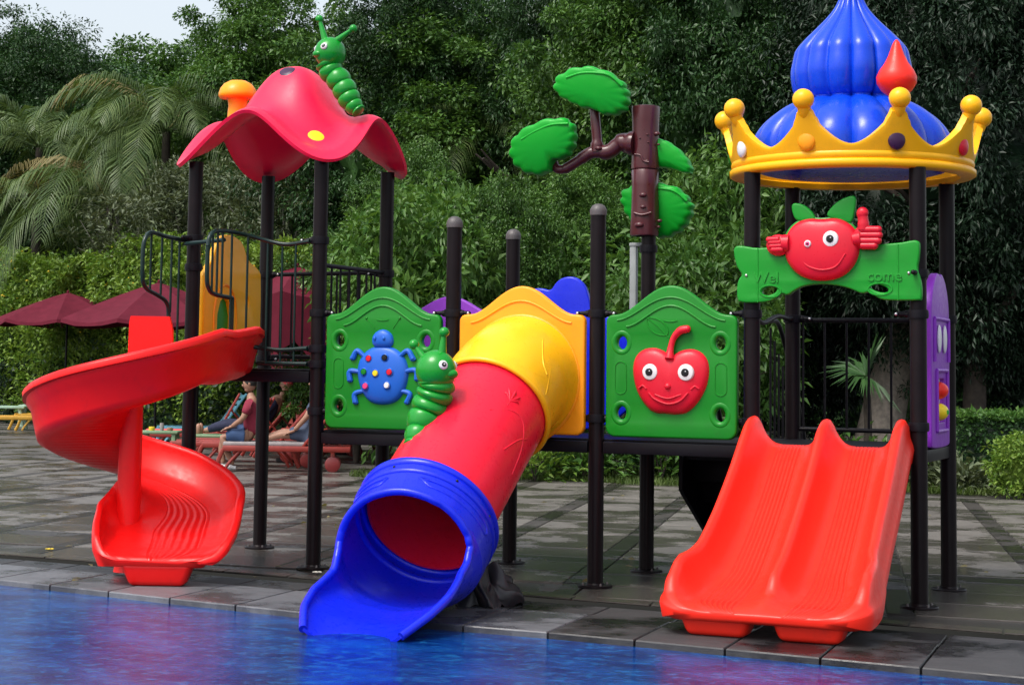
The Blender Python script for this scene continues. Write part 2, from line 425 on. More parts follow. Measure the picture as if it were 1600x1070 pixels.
# front row of slabs cut along the gutter
f = MB(); ue = []
for i in range(-14, 17):
    a = i*.575+.1; b = a+.56
    f = MB(); ga = Vector((a, edge_y(a)+.015, 0)); gb = Vector((b, edge_y(b)+.015, 0))
    wd = .16
    f.add([(a, ga.y, -.008), (b, gb.y, -.008), (b-.02, gb.y+wd, -.008), (a-.02, ga.y+wd, -.008), (a, ga.y, .001), (b, gb.y, .001), (b-.02, gb.y+wd, .001), (a-.02, ga.y+wd, .001)],
          [(4, 5, 6, 7), (0, 1, 5, 4), (1, 2, 6, 5), (2, 3, 7, 6), (3, 0, 4, 7)])
    f.build('edge_tile', M['slab'], paving)
cop = MB(); wl = []
for i in range(len(xs)-1):
    a, b = xs[i], xs[i+1]
    cop.add([(a, water_y(a)+.004, -.06), (b, water_y(b)+.004, -.06), (b, edge_y(b), -.06), (a, edge_y(a), -.06), (a, water_y(a)+.004, -.9), (b, water_y(b)+.004, -.9)], [(0, 1, 2, 3), (0, 4, 5, 1)])
coping = tag(cop.build('pool_coping', M['joint']), kind='structure')
for i in range(-13, 17):                                            # light edge tiles and the dark drain row behind them
    a = i*.56+.02; b = a+.545
    for nm, mt, fa, fb, zt in (('coping_tile', M['coping'] if i < 5 else M['gutter'], 0., .60, -.012), ('gutter_tile', M['gutter'], .615, .93, -.022)):
        f = MB()
        def P(x, t, z): return (x-(.10*t), water_y(x)*(1-t)+edge_y(x)*t, z)
        f.add([P(a, fa, zt-.008), P(b, fa, zt-.008), P(b, fb, zt-.008), P(a, fb, zt-.008), P(a+.004, fa+.004, zt), P(b-.004, fa+.004, zt), P(b-.004, fb-.004, zt), P(a+.004, fb-.004, zt),
               P(a, fa, -.07), P(b, fa, -.07), P(b, fb, -.07), P(a, fb, -.07)],
              [(4, 5, 6, 7)]+[(k, (k+1) % 4, 4+(k+1) % 4, 4+k) for k in range(4)]+[(8+k, 8+(k+1) % 4, (k+1) % 4, k) for k in range(4)])
        f.build(nm, mt, coping, 25)
wt = MB(); N = 90
xa = [-12+24*i/N for i in range(N+1)]
wt.grid(lambda s, t: (-14+30*s, (water_y(-14+30*s)+.0)*(t)+(-30)*(1-t), -.052), 60, 2)
tag(wt.build('water', M['water']), kind='structure')

# ------------------------------------------------------------------ playground posts
Z1, Z2 = 1.52, 1.055                                                # deck heights
PR = .057
def post(i, j, top, label, cap=False, clamps=()):
    x, y = i*B, j*B
    t = thing('support_post', label, 'post', (x, y, 0), 0, 'black steel posts of the playground')
    MB().lathe([(PR, .012), (PR, top)], 28, (x, y, 0)).add([(x+PR*math.cos(2*PI*k/28), y+PR*math.sin(2*PI*k/28), top) for k in range(28)], [tuple(range(28))]).build('shaft', M['post'], t)
    bp = MB().lathe([(0, .001), (.125, .001), (.125, .011), (.118, .016), (PR+.01, .018), (PR+.004, .03), (PR, .03)], 28, (x, y, 0)); bpo = bp.build('base_plate', M['post'], t, 25)
    for k in range(4):
        q = PI/4+k*PI/2; MB().lathe([(0, .034), (.006, .033), (.008, .026), (.010, .016)], 8, (x+.095*math.cos(q), y+.095*math.sin(q), 0)).build('bolt', M['cap'], bpo)
    if cap:
        MB().lathe([(PR+.004, top-.03), (PR+.006, top), (PR+.002, top+.018), (PR*.8, top+.04), (PR*.4, top+.053), (0, top+.056)], 24, (x, y, 0)).build('cap', M['cap'], t)
    for (z, dirs) in clamps:
        m = MB().lathe([(PR, z-.03), (PR+.012, z-.028), (PR+.014, z), (PR+.012, z+.028), (PR, z+.03)], 24, (x, y, 0))
        for (dx, dy) in dirs:
            m.tube([(x+dx*PR*.9, y+dy*PR*.9, z), (x+dx*(PR+.03), y+dy*(PR+.03), z), (x+dx*(PR+.035), y+dy*(PR+.035), z+.002), (x+dx*.135, y+dy*.135-.012, z)], [.026, .024, .018, .015], 10)
            m.ball((x+dx*.14, y+dy*.14-.028, z), .017, 2)
        cl_ = m.build('clamp', M['beam'], t)
        if any(d[1] == 0 for d in dirs):
            s_ = MB()
            for (dx, dy) in dirs:
                if dy == 0: s_.ball((x+dx*.14, y-.045, z), (.011, .006, .011), 2)
            s_.build('clamp_bolt', M['steel'], cl_)
LR, RR, FR, BK = (-1, 0), (1, 0), (0, -1), (0, 1)
ZC = 1.955
post(-1, 0, 3.17, 'black roof post under the left petal of the red roof, beside the rounded guard rail', clamps=((1.66, (FR,)), (2.32, (BK,)), (2.55, (FR,)), (1.6, (BK,))))
post(0, 0, 3.18, 'black roof post against the left edge of the green ladybird panel', clamps=((2.52, (LR,)), (ZC, (RR,)), (1.68, (LR,)), (1.56, (LR,)), (1.2, (RR,))))
post(-1, 1, 3.17, 'black roof post standing behind the orange castle panel', clamps=((2.32, (RR,)), (1.6, (RR,))))
post(0, 1, 3.17, 'black roof post under the right petal of the red roof, behind the ladybird panel', clamps=((2.32, (LR,)), (1.9, (FR,))))
post(1, 0, 2.63, 'short black post with domed grey cap between the ladybird panel and the yellow tube panel', True, ((ZC, (LR, RR)), (1.2, (LR, RR))))
post(1, 1, 2.62, 'short capped black post standing behind the yellow tube panel', True, ((ZC, (LR, RR)),))
post(2, 0, 2.70, 'tallest capped black post, between the yellow tube panel and the green apple panel', True, ((ZC, (LR, RR)), (1.2, (LR, RR))))
post(2, 1, 2.72, 'black post that carries the brown moulded plastic tree trunk', clamps=((2.5, ()), (ZC, (LR, RR))))
post(3, 0, 2.95, 'black crown roof post at the right edge of the green apple panel', clamps=((ZC, (LR, BK)), (1.2, (LR,))))
post(3, 1, 2.95, 'black crown roof post at the back, left of the railing behind the double slide', clamps=((ZC, (FR, RR)),))
post(4, 0, 2.95, 'black crown roof post right of the double slide, in front of the purple panel', clamps=((2.23, (FR,)), (ZC, (LR, BK)), (1.2, (BK,))))
post(4, 1, 2.95, 'rightmost black crown roof post, just behind the purple panel', clamps=((ZC, (FR, LR)),))

# ------------------------------------------------------------------ decks
def deck(x0, x1, z, name_label, px=None):
    t = thing('deck', name_label, 'deck', ((x0+x1)/2*B, B/2, z-.05), 0, 'steel decks of the playground')
    ax, bx = x0*B+.0, x1*B
    MB().box(((ax+bx)/2, B/2, z-.012), (bx-ax-.02, B-.02, .022), .004).build('deck_plate', M['beam'], t)
    for (c, d, n) in (((.5*(ax+bx), -.004, z-.06), (bx-ax-.118, .05, .085), 0), ((.5*(ax+bx), B+.004, z-.06), (bx-ax-.118, .05, .085), 0), ((ax+.004, B/2, z-.06), (.05, B-.118, .085), 0), ((bx-.004, B/2, z-.06), (.05, B-.118, .085), 0)):
        MB().box(c, d, .006).build('edge_beam', M['beam'], t)
    for k in range(1, int((bx-ax)/.5)):
        MB().box((ax+k*.5, B/2, z-.06), (.04, B-.14, .05), .004).build('joist', M['beam'], t)
    return t
deck(-1, 0, Z1, 'high black steel deck under the red flower roof where the spiral slide starts')
deck(0, 1, Z2, 'black steel deck behind the green ladybird panel')
deck(1, 2, Z2, 'black steel deck behind the yellow tube panel')
deck(2, 3, Z2, 'black steel deck behind the green apple panel')
deck(3, 4, Z2, 'black steel deck under the crown roof where the double slide starts')

# ------------------------------------------------------------------ moulded wall panels
def panel_outline(cx, w=.485, zb=1.075, zs=1.93, zt=2.155):
    pts = []
    for k in range(7): q = -PI/2-k/6*PI/2; pts.append((cx-w+.07+.07*math.cos(q), zb+.07+.07*math.sin(q)))
    for k in range(6): q = PI-k/5*PI/2; pts.append((cx-w+.05+.05*math.cos(q), zs-.035+.05*math.sin(q)))
    for k in range(25):
        x = -.40+.80*k/24; q = .5*(1+math.cos(PI*x/.40)); pts.append((cx+x, zs+.018+(zt-zs-.018)*q**.82))
    for k in range(6): q = PI/2-k/5*PI/2; pts.append((cx+w-.05+.05*math.cos(q), zs-.035+.05*math.sin(q)))
    for k in range(7): q = -k/6*PI/2; pts.append((cx+w-.07+.07*math.cos(q), zb+.07+.07*math.sin(q)))
    return pts[::-1]
PY = -.035
def arcs(cx, y, mb, z0=1.86, hh=.15, w=.33, r=.009):
    pts = []
    for k in range(25):
        x = -w+2*w*k/24; pts.append((cx+x, y, z0+hh*(.5*(1+math.cos(PI*x/w)))**.85))
    mb.tube(pts, r, 8)
def green_panel(cx, label, holes=True):
    t = thing('play_panel', label, 'play panel', (cx, 0, 1.07))
    hs = [circ(cx+sx*.365, z, .036, 24, .046) for sx in (-1, 1) for z in (1.745, 1.245)] if holes else []
    front('board', panel_outline(cx), [h[::-1] for h in hs], .062, .016, PY, M['panel_green'], t)
    fy = PY-.031
    m = MB(); arcs(cx, fy, m); arcs(cx, fy, m, 1.905, .165, .40, .008)
    m.tube([(cx-.05+.1*k/8, fy, 1.905-.008*math.sin(PI*k/8)) for k in range(9)], .006, 6)
    for sx in (-1, 1):
        m.tube([(cx+sx*.37+.042*math.cos(q)*1., fy, (1.57 if math.sin(q) > 0 else 1.42)+.04*math.sin(q)) for q in [2*PI*k/24 for k in range(24)]], .005, 6, closed=True)
    m.build('relief', M['panel_green'], t)
    if holes:
        for sx in (-1, 1):
            for z in (1.745, 1.245):
                rg = MB()
                rg.grid(lambda a, b: (cx+sx*.365+(.062+.02*math.cos(2*PI*b))*math.cos(2*PI*a), fy+.006-.016*max(-1, math.sin(2*PI*b))*.6, z+(.072+.02*math.cos(2*PI*b))*math.sin(2*PI*a)), 32, 10, True, True)
                rg.build('hole_rim', M['panel_green'], t)
    return t, fy
def poly_rad(pts, c):
    """radius function of a star shaped outline given as points"""
    A = sorted((math.atan2(p[1]-c[1], p[0]-c[0]) % (2*PI), math.hypot(p[0]-c[0], p[1]-c[1])) for p in pts)
    an = [a-2*PI for a, r in A]+[a for a, r in A]+[a+2*PI for a, r in A]; rr = [r for a, r in A]*3
    return lambda q: float(np.interp(q % (2*PI), an, rr))
def crop(px0, py0, s): return lambda u, v, y=0: (lambda p: (p.x, p.z))(on(px0+u/s, py0+v/s, 1, y))

# ladybird panel
bug, fy = green_panel(.59, 'green plastic panel with an arched top and a blue ladybird covered in coloured buttons')
K = crop(480, 420, 3.478)
bc = K(412, 585, fy); 
puffpts = [K(u, v, fy) for u, v in [(270, 560), (285, 490), (330, 435), (412, 410), (490, 435), (540, 490), (555, 570), (535, 660), (490, 725), (412, 742), (335, 725), (290, 655)]]
puff('ladybird_body', bc, poly_rad(smooth_poly(puffpts, 2), bc), .055, fy, M['bug_blue'], bug)
hc = K(412, 385, fy)
hp = [K(u, v, fy) for u, v in [(352, 400), (362, 350), (412, 322), (462, 350), (474, 400), (455, 428), (412, 432), (370, 428)]]
puff('ladybird_head', hc, poly_rad(smooth_poly(hp, 2), hc), .045, fy, M['bug_blue'], bug)
for k, seg in enumerate(([(320, 480), (275, 445), (250, 485)], [(300, 560), (235, 555), (235, 605)], [(320, 660), (262, 678), (265, 725)], [(500, 480), (548, 445), (578, 490)], [(520, 560), (590, 550), (600, 600)], [(505, 660), (560, 678), (545, 725)])):
    pts = [Vector((K(u, v, fy)[0], fy-.008, K(u, v, fy)[1])) for u, v in seg]
    MB().tube(catmull(pts, 6), [.016+.0006*i for i in range(13)], 8).ball(pts[-1], (.026, .014, .017), 2).build('leg', M['bug_blue'], bug)
for (u, v, mt) in ((348, 488, 'apple_red'), (436, 484, 'black'), (323, 560, 'panel_green'), (388, 568, 'bright_yellow'), (463, 562, 'apple_red'), (331, 637, 'pink'), (449, 633, 'white')):
    x, z = K(u, v, fy)
    rr = math.hypot(x-bc[0], z-bc[1])/.24
    yb = fy-.055*(1-min(.9, rr)**2.2)**(1/2.2)
    MB().lathe([(0, .014), (.018, .013), (.023, .006), (.024, -.01), (.0, -.01)], 18, (x, yb, z), 'Y').build('button', M[mt], bug)
    MB().lathe([(.024, .002), (.027, .007), (.031, .004), (.033, -.012)], 18, (x, yb, z), 'Y').build('button_rim', M['bug_blue'], bug)
m = MB()
for a, b in (((365, 325), (323, 268)), ((465, 325), (503, 268))):
    p, q = K(*a, fy), K(*b, fy); m.tube([(p[0], fy, p[1]), (q[0], fy, q[1])], .005, 6); m.ball((q[0], fy, q[1]), .011, 2)
m.build('ladybird_feeler', M['panel_green'], bug)
e_ = K(430, 378, fy); MB().ball((e_[0], fy-.045, e_[1]), (.013, .008, .016), 2).build('eye', M['bug_blue'], bug)
e_ = K(380, 378, fy); MB().ball((e_[0], fy-.045, e_[1]), (.013, .008, .016), 2).build('eye', M['bug_blue'], bug)

# apple panel
ap, fy = green_panel(2.875, 'green plastic panel with an arched top and a smiling red apple face')
K = crop(900, 420, 3.568)
ac = K(530, 630, fy)
app = [K(u, v, fy) for u, v in [(530, 485), (490, 455), (440, 437), (380, 445), (335, 480), (316, 540), (322, 620), (345, 700), (400, 780), (450, 808), (500, 805), (530, 812), (570, 812), (620, 805), (680, 750), (725, 670), (745, 590), (740, 515), (705, 465), (650, 443), (590, 452), (560, 470)]]
puff('apple', ac, poly_rad(smooth_poly(app, 2), ac), .07, fy, M['apple_red'], ap)
def pt(K, u, v, y): p = K(u, v, y); return Vector((p[0], y, p[1]))
MB().tube(catmull([pt(K, 520, 500, fy-.05), pt(K, 528, 440, fy-.035), pt(K, 545, 385, fy-.03), pt(K, 580, 345, fy-.03), pt(K, 618, 335, fy-.03)], 6), [.034, .032, .030, .027, .025, .024, .023, .022, .022, .022, .022, .022, .022, .023, .024, .025, .026, .027, .028, .028, .028, .028, .028, .028, .027][:25], 12).ball(pt(K, 620, 335, fy-.03), .027, 2).build('stalk', M['apple_red'], ap)
def eye(K, u, v, y, r, parent, look=(0, 0), puk=.5):
    p = pt(K, u, v, y)
    parent = MB().lathe([(0, .016), (r*.6, .015), (r*.9, .010), (r, 0), (r, -.02)], 28, p, 'Y').build('eye', M['white'], parent)
    MB().lathe([(0, .009), (r*puk*.8, .008), (r*puk, 0), (r*puk, -.01)], 20, p+Vector((look[0], -.014, look[1])), 'Y').build('pupil', M['black'], parent)
    MB().ball(p+Vector((look[0]+.006, -.024, look[1]+.008)), (.005, .003, .005), 1).build('eye_glint', M['white'], parent)
eye(K, 413, 575, fy-.062, .058, ap, (-.004, 0)); eye(K, 612, 578, fy-.062, .060, ap, (-.002, 0))
MB().ball(pt(K, 512, 655, fy-.066), (.024, .022, .024), 3).build('nose', M['apple_red'], ap)
m = MB(); m.tube(catmull([pt(K, 405, 690, fy-.058), pt(K, 440, 725, fy-.062), pt(K, 512, 752, fy-.066), pt(K, 580, 735, fy-.062), pt(K, 625, 690, fy-.058)], 6), .0075, 8)
m.tube(catmull([pt(K, 350, 665, fy-.048), pt(K, 372, 650, fy-.052), pt(K, 392, 668, fy-.056)], 5), .007, 8); m.tube(catmull([pt(K, 640, 672, fy-.054), pt(K, 662, 655, fy-.050), pt(K, 685, 668, fy-.046)], 5), .007, 8)
m.tube(catmull([pt(K, 440, 700, fy-.062), pt(K, 512, 722, fy-.069), pt(K, 585, 700, fy-.062)], 5), .006, 8)
m.build('smile', M['apple_red'], ap)
m = MB(); lp = [pt(K, u, v, fy) for u, v in [(515, 375), (510, 320), (460, 280), (390, 268), (400, 320), (440, 365)]]
m.tube([Vector(p) for p in smooth_poly([tuple(q) for q in lp], 2)], .0055, 6, closed=True); m.tube([pt(K, 520, 385, fy), pt(K, 455, 320, fy), pt(K, 395, 272, fy)], .005, 6)
m.build('leaf_relief', M['panel_green'], ap)

# back panels seen over and through the front ones
pv = thing('play_panel', 'purple panel at the back, only its curved top showing beside the yellow panel', 'play panel', (.575, B, 1.07))
front('board', panel_outline(.6, .485, 1.075, 1.96, 2.13), [], .06, .016, B, M['purple'], pv)
pb = thing('play_panel', 'blue panel at the back with a cloud shaped top peeking over the yellow panel', 'play panel', (1.725, B, 1.07))
bo = [(1.24, 1.08), (2.20, 1.08), (2.20, 1.9), (2.12, 1.95), (1.84, 1.99), (1.82, 2.10), (1.78, 2.22), (1.70, 2.285), (1.60, 2.285), (1.53, 2.24), (1.49, 2.17), (1.40, 2.20), (1.30, 2.18), (1.24, 2.05)]
front('board', smooth_poly(bo, 2), [], .06, .016, B, M['blue'], pb)


# purple play panel on the right side of the crown tower
pu = thing('play_panel', 'tall purple play panel with white slots and a bead window, under the crown roof', 'play panel', (4*B, B/2, 1.07))
pp = [(.27, 1.08), (.30, 1.04), (.96, 1.04), (1.0, 1.08), (1.0, 1.96), (.97, 2.08), (.88, 2.19), (.76, 2.255), (.68, 2.265), (.635, 2.235), (.59, 2.265), (.51, 2.255), (.39, 2.19), (.30, 2.08), (.27, 1.96)]
yz = dict(org=(4*B+.035, 0, 0), au=(0, 1, 0), av=(0, 0, 1), an=(1, 0, 0))
plane_shape('board', smooth_poly(pp, 2), [[(.50, 1.22), (.50, 1.52), (.80, 1.52), (.80, 1.22)]], .06, .014, (4*B+.01, 0, 0), (0, 1, 0), (0, 0, 1), (1, 0, 0), M['purple'], pu)
for k, yy in enumerate((.52, .74)):
    MB().ball((4*B+.05, yy, 1.80), (.016, .045, .10), 3).build('white_slot', M['white'], pu)
m = MB()
for a, b in (((.44, 1.16), (.44, 1.58)), ((.86, 1.16), (.86, 1.58)), ((.44, 1.16), (.86, 1.16)), ((.44, 1.58), (.86, 1.58)), ((.36, 1.94), (.92, 1.94)), ((.36, 1.64), (.36, 1.94)), ((.92, 1.64), (.92, 1.94))):
    m.tube([(4*B+.045, a[0], a[1]), (4*B+.045, b[0], b[1])], .014, 8)
m.build('window_rim', M['purple'], pu)
MB().tube([(4*B+.02, .65, 1.19), (4*B+.02, .65, 1.55)], .008, 8).build('bead_rod', M['steel'], pu)
MB().ball((4*B+.02, .65, 1.44), (.07, .085, .062), 3).build('bead', M['orange_red'], pu)['label'] = 'orange bead on the rod'
MB().ball((4*B+.02, .65, 1.29), (.07, .085, .062), 3).build('bead', M['bright_yellow'], pu)['label'] = 'yellow and green bead on the rod'
MB().lathe([(.071, -.015), (.073, 0), (.071, .015)], 20, (4*B+.02, .65, 1.29)).build('bead_band', M['leaf_green'], pu)

# orange castle panel closing the left side of the high deck
ca = thing('play_panel', 'orange castle shaped panel with a green arch on the left side of the high deck', 'play panel', (-B, B/2, Z1))
X0 = -B
co = [(.12, 1.55), (1.03, 1.55), (1.03, 2.30), (.98, 2.36), (.80, 2.42), (.72, 2.56), (.62, 2.60), (.50, 2.62), (.38, 2.60), (.30, 2.52), (.24, 2.40), (.15, 2.30), (.12, 2.24)]
hol = [[(.34, 1.66), (.34, 1.95), (.38, 2.06), (.45, 2.11), (.52, 2.06), (.56, 1.95), (.56, 1.66)][::-1], circ(.80, 2.07, .028, 16, .045), circ(.88, 1.66, .026, 16, .05)]
plane_shape('board', smooth_poly(co, 1), hol, .06, .014, (X0, 0, 0), (0, 1, 0), (0, 0, 1), (1, 0, 0), M['yellow'], ca)
plane_shape('green_arch', [(.32, 1.64), (.58, 1.64), (.58, 1.96), (.53, 2.09), (.45, 2.14), (.37, 2.09), (.32, 1.96)], [], .02, .004, (X0-.02, 0, 0), (0, 1, 0), (0, 0, 1), (1, 0, 0), M['ribbon_green'], ca)
m = MB(); m.tube(catmull([(X0+.03, .28, 1.62), (X0+.03, .28, 1.98), (X0+.03, .34, 2.14), (X0+.03, .45, 2.20), (X0+.03, .56, 2.14), (X0+.03, .62, 1.98), (X0+.03, .62, 1.62)], 5), .012, 8); m.build('relief', M['orange'], ca)

# ------------------------------------------------------------------ railings
def rail_thing(label, loc): return thing('guard_rail', label, 'railing', loc)
def bars(t, tubes, verts, mat='rail', r1=.017, r2=.0095):
    for p in tubes: MB().tube(p, r1, 10).build('rail', M[mat], t)
    for a, b in verts: MB().tube([a, b], r2, 8).build('baluster', M[mat], t)
# inner guard: along the deck front, then out along the slide side
r1 = rail_thing('dark green guard rail in front of the orange castle panel, along the spiral slide', (-.3, -.03, Z1))
P = catmull([(-.06, -.06, 2.51), (-.28, -.06, 2.49), (-.48, -.12, 2.535), (-.58, -.32, 2.57), (-.60, -.54, 2.565), (-.60, -.64, 2.52), (-.60, -.67, 2.44)], 8)
P2 = [(-.60, -.67, 2.44), (-.60, -.67, 2.20), (-.60, -.64, 2.12), (-.60, -.56, 2.08), (-.60, -.30, 2.06)]
P3 = catmull([(-.06, -.06, 1.68), (-.30, -.06, 1.665), (-.46, -.08, 1.68), (-.52, -.12, 1.69)], 6)
bars(r1, [P, catmull(P2, 6), P3, [(-.06, -.06, 1.56), (-.5, -.06, 1.56)]],
     [((-.18, -.06, 2.49), (-.18, -.06, 1.56)), ((-.30, -.06, 2.49), (-.30, -.06, 1.56)), ((-.42, -.08, 2.50), (-.42, -.08, 1.56)), ((-.53, -.2, 2.55), (-.53, -.2, 1.62)), ((-.59, -.34, 2.57), (-.59, -.34, 1.7)), ((-.60, -.46, 2.57), (-.60, -.46, 2.06)), ((-.60, -.53, 2.57), (-.60, -.53, 2.07)), ((-.60, -.60, 2.55), (-.60, -.60, 2.09))])
MB().tube([(-.60, -.30, 2.06), (-.60, -.30, 1.75)], .017, 10).build('rail', M['rail'], r1)
r2 = rail_thing('dark green guard rail with rounded outer end, left of the spiral slide entry', (-1.2, -.4, Z1))
P = catmull([(-1.19, -.05, 2.53), (-1.19, -.35, 2.545), (-1.19, -.48, 2.56), (-1.19, -.58, 2.555), (-1.19, -.64, 2.50), (-1.19, -.66, 2.42), (-1.19, -.66, 2.24), (-1.19, -.64, 2.16), (-1.19, -.58, 2.115), (-1.19, -.45, 2.08), (-1.19, -.32, 2.03), (-1.19, -.28, 1.93), (-1.19, -.28, 1.62), (-1.19, -.08, 1.60)], 7)
bars(r2, [P, [(-1.14, -.14, 2.50), (-.66, -.34, 2.51)]], [((-1.19, -.55, 2.55), (-1.19, -.55, 2.09)), ((-1.19, -.40, 2.54), (-1.19, -.40, 2.07)), ((-1.19, -.26, 2.54), (-1.19, -.26, 1.95)), ((-1.19, -.15, 2.53), (-1.19, -.15, 1.6))])
# back rails of the high deck
r3 = rail_thing('dark railing across the back of the high deck under the red roof', (-.575, B, Z1))
bars(r3, [[(-1.09, B, 2.32), (-.06, B, 2.33)], [(-1.09, B, 1.62), (-.06, B, 1.62)]], [((-1.0+k*.108, B, 2.32), (-1.0+k*.108, B, 1.62)) for k in range(9)], 'beam')
r4 = rail_thing('dark barrier between the high deck and the ladybird deck under the red roof', (0, B/2, Z1))
bars(r4, [[(0, .06, 2.33), (0, B-.06, 2.33)], [(0, .06, 1.60), (0, B-.06, 1.60)]], [((0, .2+k*.15, 2.33), (0, .2+k*.15, 1.6)) for k in range(6)], 'beam')
r5 = rail_thing('black railing with thin balusters behind the double slide under the crown roof', (3.5*B, B, Z2))
bars(r5, [[(3*B+.05, B, 1.945), (4*B-.05, B, 1.945)], [(3*B+.05, B, 1.13), (4*B-.05, B, 1.13)]], [((3*B+.08+k*.165, B, 1.94), (3*B+.08+k*.165, B, 1.13)) for k in range(7)], 'beam')
r6 = rail_thing('black side rail between the apple panel deck and the crown deck', (3*B, B/2, Z2))
bars(r6, [catmull([(3*B, .06, 1.945), (3*B, .3, 1.90), (3*B, .7, 1.96), (3*B, B-.06, 1.945)], 6)], [], 'beam')
# stairs at the back
st = thing('stair', 'black staircase going down behind the apple panel deck', 'stairs', (2.9, 1.8, 0))
for xs_ in (2.56, 3.24):
    m = MB(); a = .03
    prof = [(B+.04, Z2-.02), (B+.04, Z2-.42), (B+.10, Z2-.46), (2.32, 0.0), (2.62, 0.0), (B+.18, Z2-.02)]
    m.add([(xs_-a/2, y, z) for y, z in prof]+[(xs_+a/2, y, z) for y, z in prof], [tuple(range(6)), tuple(range(11, 5, -1))]+[(k, (k+1) % 6, 6+(k+1) % 6, 6+k) for k in range(6)])
    m.build('stringer', M['beam'], st, 20)
for k in range(5):
    z = Z2-.175*(k+1); y = B+.16+.25*k
    MB().box((2.9, y+.05, z), (.65, .26, .03), .006).build('tread', M['beam'], st)
    MB().box((2.9, y+.17, z-.09), (.65, .02, .16), .004).build('riser', M['beam'], st)
for xs_ in (2.56, 3.24):
    MB().tube(catmull([(xs_, B+.1, 1.95), (xs_, B+.5, 1.85), (xs_, 2.4, .95), (xs_, 2.5, .1)], 6), .018, 10).build('handrail', M['beam'], st)
    for k in range(9):
        y = B+.15+k*.125; MB().tube([(xs_, y, Z2-.02-.7*(y-B-.1)), (xs_, y, 1.93-.78*(y-B-.1)*1.0)], .009, 8).build('baluster', M['beam'], st)

# ------------------------------------------------------------------ welcome sign with the winking tomato
sg = thing('welcome_sign', 'green ribbon shaped sign with a winking red tomato giving a thumbs up', 'sign', (4.0, -.06, 2.04))
K = crop(1120, 300, 2.548); SY = -.075
rb = [(70, 240), (75, 218), (100, 214), (160, 225), (215, 221), (300, 235), (425, 260), (560, 235), (600, 222), (650, 210), (690, 206), (740, 202), (785, 192), (805, 196), (811, 212), (808, 262), (800, 300), (808, 330), (818, 370), (819, 425), (812, 433), (690, 433), (655, 428), (632, 415), (612, 398), (580, 407), (545, 390), (500, 376), (440, 368), (400, 368), (350, 375), (315, 392), (285, 414), (262, 403), (245, 420), (225, 434), (180, 442), (95, 441), (84, 425), (84, 372), (92, 345), (106, 330), (92, 312), (80, 290)]
hl = [[(K(213+30*math.cos(q)*1+3*math.sin(q), 393+17*math.sin(q)-7*math.cos(q), SY)) for q in [2*PI*k/20 for k in range(20)]], [(K(650+36*math.cos(q), 384+15*math.sin(q)+8*math.cos(q), SY)) for q in [2*PI*k/20 for k in range(20)]]]
front('ribbon', smooth_poly([K(u, v, SY) for u, v in rb], 1)[::-1], hl, .06, .013, SY, M['ribbon_green'], sg)
m = MB()
for u in (163, 722): m.tube([pt(K, u, 226 if u < 400 else 208, SY-.03), pt(K, u, 438 if u < 400 else 430, SY-.03)], .005, 6)
m.tube([pt(K, 213+42*math.cos(q), 395+24*math.sin(q), SY-.028) for q in [2*PI*k/24 for k in range(24)]], .008, 6, closed=True)
m.tube([pt(K, 650+48*math.cos(q), 386+24*math.sin(q), SY-.028) for q in [2*PI*k/24 for k in range(24)]], .008, 6, closed=True)
m.build('relief', M['ribbon_green'], sg)
for u, v in ((117, 332), (764, 322)): MB().ball(pt(K, u, v, SY-.034), (.010, .006, .010), 2).build('bolt', M['steel'], sg)
def text(body, size, pos, parent, mat, name, ext=.004, rot=(PI/2, 0, 0)):
    cu = bpy.data.curves.new('t', 'FONT'); cu.body = body; cu.size = size; cu.extrude = ext; cu.bevel_depth = .0012; cu.align_x = 'CENTER'; cu.align_y = 'CENTER'
    t = bpy.data.objects.new('t', cu); C.objects.link(t); dg = bpy.context.evaluated_depsgraph_get(); dg.update()
    me = bpy.data.meshes.new_from_object(t.evaluated_get(dg)); bpy.data.objects.remove(t)
    from mathutils import Euler
    me.transform(Matrix.Translation(pos) @ Euler(rot).to_matrix().to_4x4()); me.materials.clear(); me.materials.append(mat)
    return link(name, me, parent)
text('Wel', .105, pt(K, 196, 343, SY-.032), sg, M['ribbon_green'], 'raised_lettering'); text('come', .105, pt(K, 668, 335, SY-.032), sg, M['ribbon_green'], 'raised_lettering')
for nm, pl in (('calyx_leaf', [(302, 44), (350, 50), (385, 80), (402, 112), (370, 122), (320, 118), (305, 85)]), ('calyx_leaf', [(560, 15), (520, 20), (470, 50), (432, 100), (500, 118), (545, 130), (556, 70)])):
    front(nm, smooth_poly([K(u, v, SY) for u, v in pl], 2)[::-1], [], .05, .014, SY-.02, M['ribbon_green'], sg)
tp = [(425, 112), (370, 106), (320, 125), (285, 165), (274, 220), (282, 275), (320, 325), (370, 350), (425, 357), (490, 348), (540, 315), (572, 260), (575, 200), (560, 150), (520, 118), (480, 104)]
tc = K(425, 230, SY-.03)
puff('collar', tc, lambda q, f_=poly_rad(smooth_poly([K(u, v, SY) for u, v in tp], 2), tc): f_(q)*1.045, .02, SY-.035, M['ribbon_green'], sg)
puff('tomato', tc, poly_rad(smooth_poly([K(u, v, SY) for u, v in tp], 2), tc), .065, SY-.045, M['apple_red'], sg)
ty = SY-.045
eye(K, 453, 187, ty-.055, .056, sg, (-.002, .0), .5)
p = pt(K, 364, 207, ty-.045)
p = p+Vector((0, -.012, 0)); MB().lathe([(0, .016), (.020, .015), (.025, .006), (.026, -.03)], 20, p, 'Y').build('eye', M['white'], sg); MB().ball(p+Vector((0, -.015, 0)), (.016, .004, .016), 2).build('iris', M['pink'], sg); MB().ball(p+Vector((0, -.019, 0)), (.007, .003, .007), 2).build('pupil', M['black'], sg)
m = MB(); m.tube(catmull([pt(K, 335, 268, ty-.045), pt(K, 365, 296, ty-.052), pt(K, 420, 310, ty-.056), pt(K, 475, 295, ty-.052), pt(K, 512, 245, ty-.05)], 6), .0065, 8)
